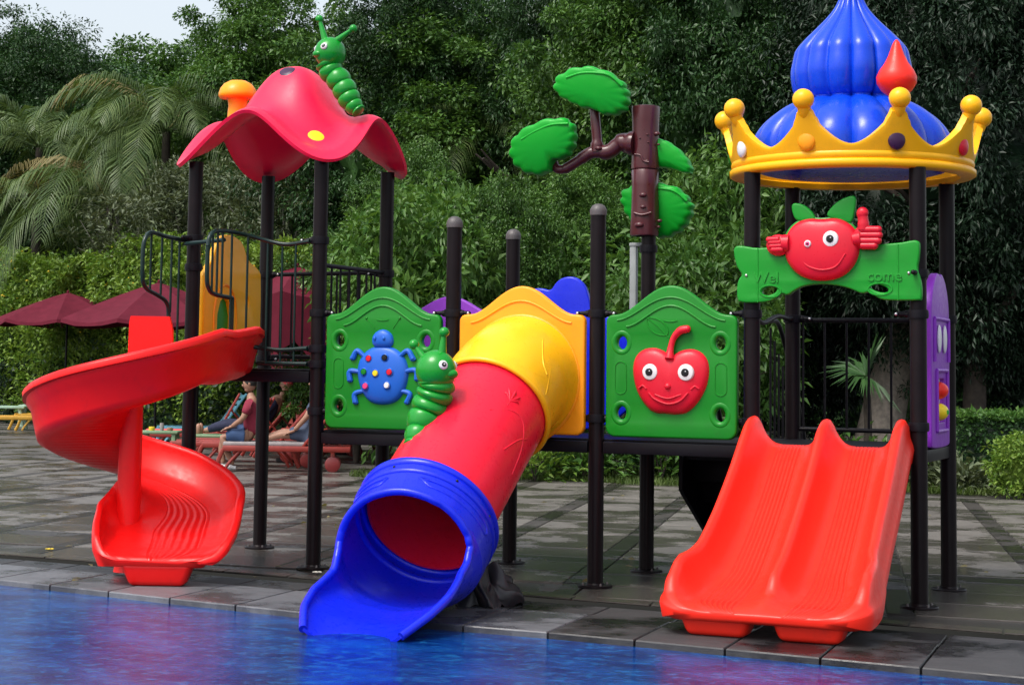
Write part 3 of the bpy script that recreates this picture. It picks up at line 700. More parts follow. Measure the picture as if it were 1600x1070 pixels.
m.tube(catmull([pt(K, 348, 226, ty-.046), pt(K, 364, 231, ty-.048), pt(K, 382, 226, ty-.05)], 5), .005, 6)
m.build('smile', M['apple_red'], sg)
# right hand with raised thumb, left fist
m = MB(); hy = SY-.05
m.ball(pt(K, 590, 180, hy), (.085, .035, .085), 3); m.tube([pt(K, 545, 190, hy), pt(K, 575, 185, hy)], [.05, .055], 12)
m.tube(catmull([pt(K, 585, 150, hy-.01), pt(K, 583, 115, hy-.012), pt(K, 580, 92, hy-.012), pt(K, 580, 80, hy-.012)], 4), [.040]*4+[.036]*4+[.040]*4+[.034], 12); m.ball(pt(K, 580, 84, hy-.012), (.042, .03, .042), 2)
for k, v in enumerate((150, 172, 194, 214)):
    e__ = (655, 658, 654, 640)[k]
    m.tube([pt(K, 575, v, hy-.02), pt(K, e__-12, v, hy-.022)], .026, 10); m.ball(pt(K, e__-12, v, hy-.022), .0265, 2)
m.build('thumbs_up_hand', M['apple_red'], sg)
m = MB(); m.ball(pt(K, 245, 212, hy), (.085, .035, .075), 3); m.tube([pt(K, 262, 205, hy), pt(K, 290, 205, hy)], [.06, .065], 12)
for k, (u, v) in enumerate(((215, 192), (222, 204), (226, 218), (232, 232))): m.tube([pt(K, u-8, v-2, hy-.02), pt(K, u+34, v-4, hy-.03)], .021, 10); m.ball(pt(K, u-8, v-2, hy-.02), .0215, 2)
m.build('fist', M['apple_red'], sg)

# ------------------------------------------------------------------ crown roof
CC = Vector((3.5*B, B/2, 0)); CZ = 2.945
cr = thing('crown_roof', 'golden yellow crown shaped roof ring with nine ball tipped points over the double slide deck', 'roof', (CC.x, CC.y, CZ))
NS = 9; PH = -PI/2-YAW*0+.0
vdir = math.atan2(CAM.y-CC.y, CAM.x-CC.x)
def crown_h(q):
    t = ((q-vdir)/(2*PI)*NS) % 1.0                      # 0 at a valley facing the pool, .5 at a point
    d = abs(t-.5)*2                                      # 0 at point, 1 at valley
    h = .160+.25*(1-d)**1.75
    if d < .16: h = max(h, .395)
    elif d < .26: h = max(h, .33+.065*(1-math.sin((d-.16)/.10*PI/2)))
    return h
NQ = 432
rc = lambda z: .832+.33*max(0, z-.10)**1.0
def wall(u, v):
    q = 2*PI*u; h = crown_h(q)
    if v < .5: z = .10+(h-.10)*(v/.5); r = rc(z)+.02-.012*(v/.5)**6
    else: z = h-(h-.10)*((v-.5)/.5); r = rc(z)-.035
    return (CC.x+r*math.cos(q), CC.y+r*math.sin(q), CZ+z)
MB().grid(wall, NQ, 20, True, True).build('crown_wall', M['yellow'], cr, 50)
MB().lathe([(.76, .0), (.85, .0), (.870, .012), (.870, .046), (.858, .056), (.848, .060), (.856, .070), (.860, .088), (.855, .108), (.842, .118), (.80, .118), (.795, .05), (.76, .04), (.76, .0)], 96, (CC.x, CC.y, CZ)).build('rim_band', M['yellow'], cr, 60)
for k in range(NS):
    q = vdir+2*PI*(k+.5)/NS; zt = .40; r = rc(zt)-.008
    d = Vector((math.cos(q), math.sin(q), 0)); tn = Vector((.17, 0, 0))
    m = MB(); m.tube([CC+d*(rc(.335)-.010)+Vector((0, 0, CZ+.335)), CC+d*(rc(.37)-.008)+Vector((0, 0, CZ+.37)), CC+d*r+Vector((0, 0, CZ+zt+.02))], [.026, .042, .052], 16)
    m.ball(CC+d*(r+.012)+Vector((0, 0, CZ+zt+.055)), .074, 3); m.build('crown_point_ball', M['yellow'], cr, 60)
    col = {0: 'dark_purple', 1: 'apple_red', 8: 'orange', 7: 'white'}.get(k, ('pink', 'blue', 'panel_green', 'orange')[k % 4])
    gz = .180; gr = rc(gz)+.015
    ro = Matrix(((d.x, -d.y, 0), (d.y, d.x, 0), (0, 0, 1)))
    MB().ball(CC+d*gr+Vector((0, 0, CZ+gz)), (.026, .062, .070), 3, ro).build('jewel', M[col], cr)
od = thing('onion_dome', 'blue ribbed onion dome rising out of the yellow crown roof', 'dome roof', (CC.x, CC.y, CZ))
prof0 = [(.10, .12), (.62, .12), (.70, .13), (.72, .15), (.72, .18), (.72, .25), (.705, .33), (.665, .41), (.60, .485), (.515, .55), (.43, .595), (.375, .615), (.365, .628), (.385, .645), (.412, .69), (.428, .77), (.43, .84), (.415, .92), (.395, .995), (.335, 1.07), (.265, 1.14), (.195, 1.21), (.135, 1.28), (.10, 1.34), (.08, 1.40), (.068, 1.48), (.058, 1.56), (.045, 1.62), (.015, 1.65), (0, 1.652)]
pr = [(p.x, p.z) for p in catmull([Vector((a, 0, b)) for a, b in prof0], 5)]
NL = 14
def lobe(q, z):
    s = abs(math.sin(NL/2*(q-vdir)))
    k = interp(z, [0, .2, .5, .62, .66, .8, 1.1, 1.35, 1.6], [0, .08, .11, .17, .13, .11, .13, .16, 0])
    return 1-k+k*(s**.45)*1.25-.2*k
MB().lathe([(max(0, r), z) for r, z in pr], 256, (CC.x, CC.y, CZ-.055), lob=lobe).build('dome_shell', M['dome_blue'], od, 70)
MB().lathe([(0, .035), (.60, .035), (.66, .05), (.66, .075), (0, .075)], 64, (CC.x, CC.y, CZ)).build('dome_base', M['blue'], od, 40)
fd = on(1401, 150, 1, .02)
fin = thing('roof_finial', 'orange red drop shaped finial on the front of the crown roof', 'finial', (fd.x, fd.y, fd.z))
MB().lathe([(.03, -.30), (.035, -.02), (.06, 0), (.105, .035), (.135, .085), (.138, .13), (.118, .175), (.082, .225), (.055, .28), (.036, .335), (.022, .37), (.008, .388), (0, .39)], 28, (fd.x, fd.y, fd.z)).build('drop', M['orange_red'], fin, 70)

# ------------------------------------------------------------------ red petal roof with mushroom and caterpillar
RC = Vector((-B/2, B/2, 0))
rf = thing('petal_roof', 'pinkish red wavy petal roof over the high deck of the spiral slide', 'roof', (RC.x, RC.y, 3.2))
def roof_pt(s, q, off=0):
    c4 = math.cos(4*(q-PI/4))
    R = .87+.085*c4
    r = R*s
    z = 3.20+.20+.57*math.exp(-(s/.47)**2.6)-.20*c4*sm(s*1.1)*s-.02*s*s+off+.02*(1-s)
    z -= .05*(max(0, s-.85)/.15)**2
    return Vector((RC.x+r*math.cos(q), RC.y+r*math.sin(q), z))
MB().grid(lambda a, b: roof_pt(.004+.996*b, 2*PI*a), 144, 44, True, False).build('canopy', M['pink_red'], rf, 80, solid=.028)
def roof_disc(s, q, rx, mat, nm):
    c = roof_pt(s, q); a = (roof_pt(s+.03, q)-c).normalized(); b = (roof_pt(s, q+.03)-c).normalized(); n = a.cross(b).normalized()
    if n.z < 0: n = -n
    vs = []; fs = []
    def inv(p):
        x, y = p.x-RC.x, p.y-RC.y; qq = math.atan2(y, x); R = .87+.085*math.cos(4*(qq-PI/4)); return roof_pt(math.hypot(x, y)/R, qq, .014)
    vs.append(inv(c)+n*.012)
    for j in (1, 2, 3):
        for k in range(28):
            t = 2*PI*k/28; p = c+(a*math.cos(t)+b*math.sin(t))*rx*j/3*(1 if j < 3 else 1.04); vs.append(inv(p)+n*(.012, .010, -.004)[j-1])
    for k in range(28): fs.append((0, 1+k, 1+(k+1) % 28))
    for j in range(2):
        for k in range(28): fs.append((1+j*28+k, 1+(j+1)*28+k, 1+(j+1)*28+(k+1) % 28, 1+j*28+(k+1) % 28))
    MB().add(vs, fs).build(nm, M[mat], rf, 60)
fq = math.atan2(-B/2, B/2)
roof_disc(.66, fq, .08, 'bright_yellow', 'spot'); roof_disc(.20, fq-.75, .085, 'dark_purple', 'spot'); roof_disc(.6, fq+PI, .085, 'bright_yellow', 'spot'); roof_disc(.5, fq+PI/2, .085, 'orange', 'spot')
mp = on(371, 176, 1, .75)
ms = thing('mushroom_finial', 'small orange mushroom ornament on the back left of the red petal roof', 'ornament', mp)
MB().lathe([(.085, -.10), (.083, 0), (.078, .06), (.085, .10), (.10, .13)], 28, mp).build('stem', M['orange'], ms, 70)
MB().lathe([(.0, .115), (.11, .112), (.15, .118), (.163, .135), (.163, .16), (.15, .20), (.12, .24), (.07, .268), (0, .278)], 36, mp).build('mushroom_cap', M['orange'], ms, 70)
def caterpillar(label, body, r0, head, hr, facing, right, ants, name='caterpillar_ornament'):
    """body: path of points from tail to neck; head centre; facing and right are directions in space"""
    t = thing(name, label, 'caterpillar ornament', body[0])
    P = catmull(body, 22); n = len(P); per = 18; rs = []
    for i in range(n):
        s = i/(n-1); w_ = abs(math.sin(PI*(i/per+.5)))**.6
        env = .62+.38*sm(min(1, s*2.2)); 
        rs.append(r0*env*(.84+.19*w_)*(sm(i/5+.25) if i < 5 else 1))
    MB().tube(P, rs, 28).build('body', M['bug_green'], t, 75)
    F = Vector(facing).normalized(); Rr = Vector(right).normalized(); U_ = Rr.cross(F).normalized()
    if U_.z < 0: U_ = -U_
    ro = Matrix((Rr, F, U_)).transposed()
    MB().ball(head, (hr*.92, hr, hr*1.0), 4, ro).ball(Vector(head)+F*hr*.80-U_*hr*.15, (hr*.42, hr*.36, hr*.26), 3, ro).build('head', M['bug_green'], t, 75)
    for s_ in (-1, 1):
        e = Vector(head)+F*hr*.70+Rr*s_*hr*.58+U_*hr*.28; nrm = (e-Vector(head)).normalized()
        rq = nrm.to_track_quat('Z', 'Y').to_matrix()
        MB().ball(e, (hr*.23, hr*.23, hr*.12), 3, rq).build('eye', M['white'], t)
        MB().ball(e+nrm*hr*.09, (hr*.13, hr*.13, hr*.06), 2, rq).build('pupil', M['black'], t)
        MB().ball(e+nrm*hr*.15, (hr*.045, hr*.045, hr*.03), 1, rq).build('eye_glint', M['white'], t)
    for a, b in ants:
        a = Vector(a); b = Vector(b); d = (b-a)
        MB().tube([a, a+d*.5, a+d*.8, b], [hr*.24, hr*.17, hr*.13, hr*.12], 14).ball(b, hr*.25, 3).build('feeler', M['bug_green'], t, 75)
    return t
cdir = Vector((RT.x, RT.y, 0)).normalized(); tow = Vector((-FW.x, -FW.y, 0)).normalized()
y1 = .35
Q = lambda u, v, y: on(u, v, 1, y)
caterpillar('green caterpillar ornament climbing the right slope of the red petal roof', [Q(562, 176, y1), Q(553, 166, y1), Q(543, 150, y1), Q(533, 130, y1), Q(518, 113, y1), Q(512, 100, y1)], .098, Q(516, 83, y1), .128, -cdir+tow*.55, tow+cdir*.55, [(Q(509, 66, y1), Q(499, 30, y1)), (Q(524, 66, y1), Q(552, 45, y1))])
y2 = -1.30
caterpillar('green caterpillar ornament clinging to the upper left side of the red tube slide', [Q(646, 702, y2-.16), Q(654, 680, y2-.08), Q(666, 648, y2), Q(677, 622, y2+.02), Q(682, 604, y2+.02), Q(682, 596, y2+.02)], .124, Q(681, 579, y2), .140, cdir+tow*.50, tow-cdir*.5, [(Q(667, 566, y2), Q(647, 538, y2)), (Q(690, 560, y2), Q(694, 519, y2))])

# ------------------------------------------------------------------ moulded plastic tree
tr = thing('plastic_tree', 'brown moulded plastic tree trunk sleeve with one forked branch, on top of a black post', 'play tree', (2*B, B, 2.6))
tx, ty_ = on(1008, 265, 1, B).x, B
def knob(q, z): 
    return 1+.015*math.sin(3*q+z*4)+.02*math.sin(7*q-z*9)
MB().lathe([(.095, 2.60), (.108, 2.605), (.112, 2.62), (.108, 2.80), (.105, 3.0), (.108, 3.115), (.10, 3.125), (.094, 3.127)], 40, (tx, ty_, 0), lob=knob).build('lower_trunk', M['brown'], tr, 50)
MB().lathe([(.094, 3.127), (.108, 3.13), (.110, 3.15), (.104, 3.3), (.106, 3.5), (.112, 3.60), (.110, 3.625), (.09, 3.63), (0, 3.622)], 40, (tx, ty_, 0), lob=knob).build('upper_trunk', M['brown'], tr, 50)
kb = MB()
K2 = lambda u, v, y: on(760+u/2.675, 60+v/2.675, 1, y)
for (u, v, a) in ((700, 395, .030), (672, 402, .011), (643, 418, .010), (675, 434, .010), (708, 440, .014), (655, 655, .034), (655, 705, .026), (640, 780, .04), (712, 760, .022), (708, 785, .016), (670, 512, .018)):
    p = K2(u, v, B-.10); dx = p.x-tx; yy = B-math.sqrt(max(.0001, .105**2-min(.1, abs(dx))**2))
    kb.ball(Vector((p.x, yy, p.z)), (a, a*.5+.006, a*.62), 2)
kb.tube(catmull([K2(620, 485, B-.105), K2(645, 490, B-.11), K2(655, 512, B-.11), K2(680, 518, B-.108)], 5), .008, 8)
kb.tube(catmull([K2(618, 730, B-.105), K2(650, 738, B-.112), K2(690, 728, B-.107)], 5), .011, 8)
kb.build('bark_knots', M['brown'], tr, 60)
by = B-.05
br = MB(); br.tube(catmull([K2(620, 440, by), K2(560, 440, by), K2(510, 475, by-.02), K2(440, 478, by-.04), (K2(380, 515, by-.06)), K2(330, 545, by-.07), K2(295, 545, by-.07), K2(280, 515, by-.06)], 6), [.095]*3+[.078]*4+[.060]*8+[.048]*8+[.042]*8+[.036]*8+[.034]*4, 16).build('branch', M['brown'], tr, 60)
MB().tube(catmull([K2(462, 475, by-.04), K2(462, 420, by-.04), K2(455, 340, by-.04), K2(450, 270, by-.03)], 6), [.052]*5+[.040]*9+[.038]*5, 16).ball(K2(468, 460, by-.085), (.03, .02, .018), 2).build('branch', M['brown'], tr, 60)
def foliage(pts, y, label, th=.13, tilt=-0.22, crease=None):
    P2_ = [K2(u, v, y) for u, v in pts]; c = sum(P2_, Vector())/len(P2_)
    t = thing('plastic_foliage', label, 'plastic foliage', c, 0, 'green foliage caps of the plastic tree')
    out = smooth_poly([(p.x, p.z) for p in P2_], 2); m_ = len(out)
    soft = np.array(out)
    for _ in range(14): soft = (np.roll(soft, 1, 0)+soft*2+np.roll(soft, -1, 0))/4
    cen = soft.mean(0); lob_ = np.abs(np.sin(np.arange(m_)/m_*PI*15))[:, None]; out = (soft+(soft-cen)*(.075*lob_-.035)).tolist()
    rings = [(.95, 0), (1.0, th*.3), (1.0, th*.55), (.985, th*.8), (.95, th*.97), (.90, th*1.04), (.8, th*1.08), (.6, th*1.14), (.4, th*1.18), (.2, th*1.2), (.06, th*1.2)]
    mb = MB(); vs = []; fs = []
    for j, (s_, d) in enumerate(rings):
        bl = sm((1-s_)*1.6)
        for k in range(m_):
            x, z = out[k][0]*(1-bl)+soft[k][0]*bl, out[k][1]*(1-bl)+soft[k][1]*bl
            up = (z-c.z)*s_; vs.append((c.x+(x-c.x)*s_, y-d+tilt*up, c.z+up))
    for j in range(len(rings)-1):
        for k in range(m_): fs.append((j*m_+k, j*m_+(k+1) % m_, (j+1)*m_+(k+1) % m_, (j+1)*m_+k))
    fs.append(tuple((len(rings)-1)*m_+k for k in range(m_))); fs.append(tuple(m_-1-k for k in range(m_)))
    mb.add(vs, fs).build('foliage_cap', M['leaf_green'], t, 70)
    if crease:
        m2 = MB()
        for cc in crease:
            m2.tube(catmull([K2(u, v, y-th*1.02)+Vector((0, tilt*(K2(u, v, y).z-c.z), 0)) for u, v in cc], 6), .012, 8)
        m2.build('moulded_rib', M['leaf_green'], t, 70)
    return t
foliage([(297, 200), (310, 180), (345, 150), (395, 132), (440, 128), (490, 130), (540, 150), (580, 185), (605, 205), (600, 228), (615, 250), (598, 275), (603, 300), (575, 312), (550, 328), (515, 322), (485, 325), (478, 300), (440, 296), (405, 298), (385, 275), (355, 270), (330, 250), (305, 240)], B-.10, 'topmost green foliage cap of the plastic tree, on the upright branch', crease=[[(340, 168), (400, 150), (460, 148), (520, 158), (570, 200)]])
foliage([(108, 480), (125, 435), (150, 405), (200, 375), (260, 350), (320, 338), (370, 345), (385, 365), (397, 395), (385, 420), (392, 445), (365, 470), (360, 495), (330, 510), (300, 510), (275, 515), (285, 545), (270, 570), (230, 573), (190, 575), (160, 555), (130, 540), (120, 510)], B-.14, 'leftmost green foliage cap of the plastic tree, at the end of the long branch', crease=[[(150, 425), (210, 392), (280, 365), (350, 360)]])
foliage([(700, 420), (740, 420), (790, 440), (840, 485), (870, 530), (878, 570), (850, 572), (820, 560), (790, 545), (760, 548), (735, 540), (700, 545), (650, 520), (640, 450)], B+.16, 'small drooping green foliage cap behind the right side of the plastic trunk')
foliage([(575, 680), (585, 645), (610, 625), (680, 610), (750, 608), (810, 622), (850, 650), (860, 680), (885, 700), (870, 725), (868, 755), (835, 785), (830, 805), (795, 815), (765, 840), (730, 835), (705, 830), (660, 800), (612, 770), (598, 740), (590, 705)], B+.20, 'lowest green foliage cap of the plastic tree, behind the trunk', crease=[[(640, 640), (720, 630), (790, 640), (840, 680)]])

# ------------------------------------------------------------------ yellow, red and blue tube slide
ts = thing('tube_slide', 'tube slide, yellow top, red middle and blue open scoop ending in the pool', 'slide', (1.77, -1.3, 0))
TX = 1.725
front('entry_panel', panel_outline(1.728, .498), [circ(TX, 1.42, .33, 40)[::-1]], .062, .016, PY, M['orange'], ts)
fy = PY-.031
m = MB(); arcs(1.725, fy, m, 1.885, .16, .40, .009)
m.build('panel_relief', M['orange'], ts)
MB().grid(lambda a, b: (TX+(.445+.028*math.cos(2*PI*b))*math.cos(2*PI*a), fy+.004-.018*math.sin(2*PI*b), 1.47+(.455+.028*math.cos(2*PI*b))*math.sin(2*PI*a)), 64, 10, True, True).build('flange_ring', M['orange'], ts, 60)
for q in (.5, 1.5, 2.6, 3.5, 5.8):
    MB().ball((TX+.43*math.cos(q), fy-.014, 1.47+.43*math.sin(q)), (.012, .007, .012), 2).build('bolt', M['black'], ts)
path = catmull([Vector((TX, .0, 1.475)), Vector((TX, -.22, 1.45)), Vector((1.725, -.50, 1.325)), Vector((1.72, -.85, 1.085)), Vector((1.71, -1.2, .825)), Vector((1.70, -1.55, .57)), Vector((1.73, -1.87, .36)), Vector((1.77, -2.2, .25)), Vector((1.79, -2.7, .19)), Vector((1.80, -3.1, .15))], 12)
cum = [0]
for i in range(1, len(path)): cum.append(cum[-1]+(path[i]-path[i-1]).length)
def along(s):
    s = max(0, min(cum[-1], s)); i = min(len(path)-2, max(0, int(np.searchsorted(cum, s))-1)); t = (s-cum[i])/(cum[i+1]-cum[i]); p = path[i].lerp(path[i+1], t)
    T = (path[min(i+2, len(path)-1)]-path[max(i-1, 0)]).normalized(); S = T.cross(Vector((0, 0, 1))).normalized(); return p, T, S, S.cross(T)
def tp_(s, q, r, rx=None):                      # q measured from the bottom of the tube
    p, T, S, N_ = along(s); return p + S*(rx or r)*math.sin(q) - N_*r*math.cos(q)
sy = cum[min(range(len(path)), key=lambda i: abs(path[i].y+.60))]
sr = cum[min(range(len(path)), key=lambda i: abs(path[i].y+1.62))]
se = cum[min(range(len(path)), key=lambda i: abs(path[i].y+2.82))]
def sect(s0, s1, rf, mat, nm, n=72, m_=26, th=.016):
    MB().grid(lambda a, b: tp_(s0+(s1-s0)*b, 2*PI*a, rf(b)), n, m_, True, False).build(nm, M[mat], ts, 60, solid=th)
sect(.0, sy, lambda b: .425+.035*(1-sm(b*2.5))-.01*b+.014*sm((b-.86)/.1), 'dome_yellow', 'yellow_elbow')
def ring(s, r, t, mat, nm, sx=1.6):
    MB().grid(lambda a, b: tp_(s+t*sx*math.cos(2*PI*b), 2*PI*a, r+t*math.sin(2*PI*b)), 72, 12, True, True).build(nm, M[mat], ts, 70)
ring(sy-.0, .434, .020, 'dome_yellow', 'yellow_collar', 1.2)
sect(sy-.02, sr-.06, lambda b: .405-.004*math.sin(PI*b), 'tube_red', 'red_tube')
def emb(pts, r, mat, rad, nm):                  # raised vine: (s, angle) list
    MB().tube(catmull([tp_(s, -q, rad) for s, q in pts], 8), r, 8).build(nm, M[mat], ts, 70)
emb([(sy+.42, 2.50), (sy+.30, 2.15), (sy+.30, 1.85), (sy+.45, 1.60), (sy+.66, 1.50)], .008, 'tube_red', .406, 'raised_vine')
emb([(sy+.62, 1.95), (sy+.44, 1.78), (sy+.33, 1.60)], .007, 'tube_red', .406, 'raised_vine')
emb([(.34, 2.75), (.30, 2.35), (.36, 2.05), (.50, 1.85), (.62, 1.75)], .008, 'dome_yellow', .420, 'raised_vine')
emb([(.10, 2.6), (.24, 2.42), (.40, 2.18), (.46, 1.98)], .007, 'dome_yellow', .426, 'raised_vine')
emb([(.20, 2.46), (.17, 2.32), (.20, 2.2)], .006, 'dome_yellow', .432, 'raised_vine')
emb([(.44, 1.75), (.50, 2.0), (.56, 2.2)], .007, 'dome_yellow', .420, 'raised_vine')
lq, ls = -2.28, sy+.20                            # small maple-like leaf emblem on the red tube
m = MB()
for dq, ds, rr in ((0, -.075, .009), (.13, -.05, .008), (-.13, -.05, .008), (.16, .01, .008), (-.16, .01, .008)):
    m.tube([tp_(ls+.045, lq, .409), tp_(ls+ds*.5, lq+dq*.7, .412), tp_(ls+ds, lq+dq, .409)], [.004, rr+.003, .003], 8)
m.tube([tp_(ls+.045, lq, .409), tp_(ls+.10, lq, .409)], .004, 6); m.build('raised_leaf', M['tube_red'], ts, 70)
BR = .450
HX = .31
beta = lambda x: PI if x < HX else interp(x, [HX, HX+.004, HX+.010, HX+.018, HX+.030, HX+.055, HX+.12, HX+.22, .70, .85, 1.0], [PI, 2.75, 2.45, 2.22, 2.02, 1.85, 1.70, 1.56, 1.40, 1.18, .90])
s0 = sr-.12; s1 = se
def brad(x): return BR+.012*math.sin(x*0)+interp(x, [0, .03, .4, .6, .8, 1], [-.035, .012, .016, -.01, .0, .01])
def bx(x): return interp(x, [0, .03, .31, .40, .50, .70, .85, 1], [BR-.035, BR+.012, BR+.022, BR-.010, BR-.03, BR+.005, BR+.0, BR-.04])
def bpnt(a, x, dr=0):
    q = (2*a-1)*beta(x); kb = interp(x, [0, HX-.14, HX+.03, .42, .56, .75, 1], [1, 1, .80, .62, .50, .52, .66])
    return tp_(s0+(s1-s0)*x, q, (brad(x)+dr)*(kb+(1-kb)*sm(.5-.5*math.cos(q))), bx(x)+dr)
xs_b = sorted(set([i*.03 for i in range(14)]+[HX, HX+.002, HX+.004, HX+.006, HX+.008, HX+.011, HX+.014, HX+.018, HX+.022, HX+.026, HX+.032, HX+.038, HX+.045, HX+.055, HX+.066, HX+.078, HX+.09]+[HX+.1+(.9-HX)*i/30 for i in range(31)]))
mb = MB(); nA = 72
vs = [bpnt(j/(nA-1), x) for x in xs_b for j in range(nA)]; fs = [(i*nA+j, i*nA+j+1, (i+1)*nA+j+1, (i+1)*nA+j) for i in range(len(xs_b)-1) for j in range(nA-1)]
mb.add(vs, fs).build('blue_scoop', M['blue'], ts, 60, solid=.020)
lipx = [x for x in xs_b if x >= HX]
rim = [bpnt(0, x) for x in reversed(lipx)]+[bpnt(1, x) for x in lipx[1:]]
MB().tube(catmull(rim, 2), .026, 14).build('rolled_rim', M['blue'], ts, 75)
ring(s0+.03, BR+.012, .028, 'blue', 'blue_collar', 1.2); ring(s0+.125, BR+.012, .026, 'blue', 'blue_collar', 1.1)
for qa, qb in ((-2.95, -1.75), (2.85, 2.25)):
    lp = [(s0+.20, qa), (s0+.20, qb), (s0+.235, qb-.06*(1 if qb > 0 else -1)), (s0+.27, qb), (s0+.27, qa)]
    pts = []
    for (a, b), (c, d) in zip(lp[:-1], lp[1:]):
        for k in range(8): pts.append(tp_(a+(c-a)*k/8, b+(d-b)*k/8, BR+.022))
    MB().tube(pts, .012, 8, closed=True).build('raised_loop', M['blue'], ts, 75)
for q in (-2.45, -1.75, 2.9): MB().ball(tp_(s0+.085, q, BR+.022), .010, 2).build('bolt', M['black'], ts)

# ------------------------------------------------------------------ double slide
ds = thing('double_slide', 'orange red double slide with two ribbed chutes side by side, feet on the pool edge', 'slide', (4.02, -1.0, 0))
SP = catmull([Vector((0, .03, 1.055)), Vector((0, -.10, 1.05)), Vector((0, -.22, .985)), Vector((0, -.55, .735)), Vector((0, -.95, .47)), Vector((0, -1.3, .275)), Vector((0, -1.6, .195)), Vector((0, -1.80, .178)), Vector((0, -1.90, .172)), Vector((0, -1.95, .168)), Vector((0, -1.985, .165))], 8)
nP = len(SP)
def ds_sec(s):
    """closed cross-section: list of (u across, h above the floor line)"""
    hw = interp(s, [0, .06, .5, .66, .72, .80, .9, 1], [.505, .505, .52, .535, .56, .58, .58, .575])
    de = max(0, 1-s)*2.42; kk = math.sqrt(max(0, 1-(1-min(1, de/.20))**2)); hw -= .16*(1-kk)
    wl_ = interp(s, [0, .05, .10, .35, .62, .72, .80, .86, .91, .95, 1], [.10, .20, .225, .215, .21, .21, .23, .215, .15, .06, .02])
    wm = interp(s, [0, .05, .10, .35, .60, .72, .78, .82, .87, 1], [.10, .19, .215, .20, .19, .18, .165, .145, .05, .0])
    gr = .009 if .03 < s < .90 else .014
    pts = []
    T = .046                                            # wall half thickness
    def wallp(c, h, side):
        return [(c-T, .012+.0*h), (c-T*.9, h*.45), (c-T*.8, h*.82), (c-T*.45, h*.97), (c, h), (c+T*.45, h*.97), (c+T*.8, h*.82), (c+T*.9, h*.45), (c+T, .012)]
    L_ = wallp(-hw, wl_, -1); Mi = wallp(0, wm, 0); R_ = wallp(hw, wl_, 1)
    ch = []
    for (a, b) in ((-hw+T, -T), (T, hw-T)):
        fr = min(.12, (b-a)/3.5); c_ = []
        for k in range(5): t = k/5; c_.append((a+fr*t, (wl_ if a < -.2 else wm)*.66*(1-t)**2.2))
        n = 56
        for k in range(n+1):
            t = k/n; c_.append((a+fr+(b-a-2*fr)*t, gr*(1-math.cos(2*PI*t*7))*.5*(1 if s > .90 else -1)))
        for k in range(1, 6): t = k/5; c_.append((b-fr+fr*t, (wm if b < .2 else wl_)*.66*t**2.2))
        ch.append(c_)
    sk = -.05-.05*kk
    bt = interp(s, [0, .8, .92, 1], [-.06, -.065, -.105, -.105])
    top = [(-hw-T*1.15, sk), (-hw-T*1.5, -.01), (-hw-T*1.35, min(.02, wl_*.3))]+L_[1:7]+ch[0]+Mi[2:7]+ch[1]+R_[2:-1]+[(hw+T*1.35, min(.02, wl_*.3)), (hw+T*1.5, -.01), (hw+T*1.15, sk)]
    bot = [(hw+.2*T, sk), (hw-.02, bt), (0, bt), (-hw+.02, bt), (-hw-.2*T, sk)]
    return [(u*(1-.05*(1-kk)), -.045+(h+.045)*(.25+.75*kk)) if kk < 1 else (u, h) for u, h in top+bot]
vs = []; fs = []; cumS = [0]
for i in range(1, nP): cumS.append(cumS[-1]+(SP[i]-SP[i-1]).length)
for i in range(nP):
    T_ = (SP[min(i+1, nP-1)]-SP[max(i-1, 0)]).normalized(); N_ = Vector((0, T_.z, -T_.y)); N_ = -N_ if N_.z < 0 else N_
    s_ = cumS[i]/cumS[-1]; xc = interp(s_, [0, 1], [4.005, 4.03])
    sec = ds_sec(s_); nS = len(sec)
    for (u, h) in sec: vs.append(Vector((xc+u, 0, 0))+Vector((0, SP[i].y, SP[i].z))+N_*h)
for i in range(nP-1):
    for k in range(nS): fs.append((i*nS+k, i*nS+(k+1) % nS, (i+1)*nS+(k+1) % nS, (i+1)*nS+k))
fs.append(tuple(range(nS))); fs.append(tuple((nP-1)*nS+k for k in range(nS-1, -1, -1)))
MB().add(vs, fs).build('chutes', M['orange_red'], ds, 50)
def foot(cx, cy, w_, d_, h_, rz=0):
    bm = bmesh.new(); bmesh.ops.create_cube(bm, size=1)
    for v in bm.verts: k = 1.12 if v.co.z > 0 else .84; v.co = Vector((v.co.x*w_*k, v.co.y*d_*k, (v.co.z+.5)*h_))
    bmesh.ops.bevel(bm, geom=bm.edges[:], offset=.038, segments=4, affect='EDGES', profile=.5)
    bm.transform(Matrix.Translation((cx, cy, -.012)) @ Matrix.Rotation(rz, 4, 'Z')); return MB().bm_add(bm)
for cx_, hw_ in ((3.75, .30), (4.31, .30)):
    foot(cx_, -1.82, .42, .20, .16).build('foot', M['orange_red'], ds, 60)

# ------------------------------------------------------------------ spiral slide
ss = thing('spiral_slide', 'red spiral slide turning once around its pole down to the pool edge', 'slide', (-1.25, -.75, 0))
PX, PYY = -1.02, -1.0; RCN = .36
pts = []
A0, A1 = math.radians(0), math.radians(-338)
for k in range(6): pts.append((Vector((PX+RCN-.20*(1-sm(k/6)), -.03+(PYY+.03)*k/6, 0)), 1.515-.014*k))
nt_ = 46
for k in range(nt_+1):
    q = A0+(A1-A0)*k/nt_; t = k/nt_
    pts.append((Vector((PX+RCN*math.cos(q), PYY+RCN*math.sin(q), 0)), 1.455-(1.455-.40)*(t**.97)))
q = A1; dr = Vector((math.sin(q), -math.cos(q), 0)); last, zl = pts[-1]
for k in range(1, 27):
    t = k/26; pts.append((last+dr*.74*t, interp(t, [0, .3, .6, .85, .93, 1.0], [.40, .29, .235, .215, .21, .205])))
Pn = [Vector((p.x, p.y, z)) for p, z in pts]; nP = len(Pn)
cumS = [0]
for i in range(1, nP): cumS.append(cumS[-1]+(Pn[i]-Pn[i-1]).length)
tot = cumS[-1]
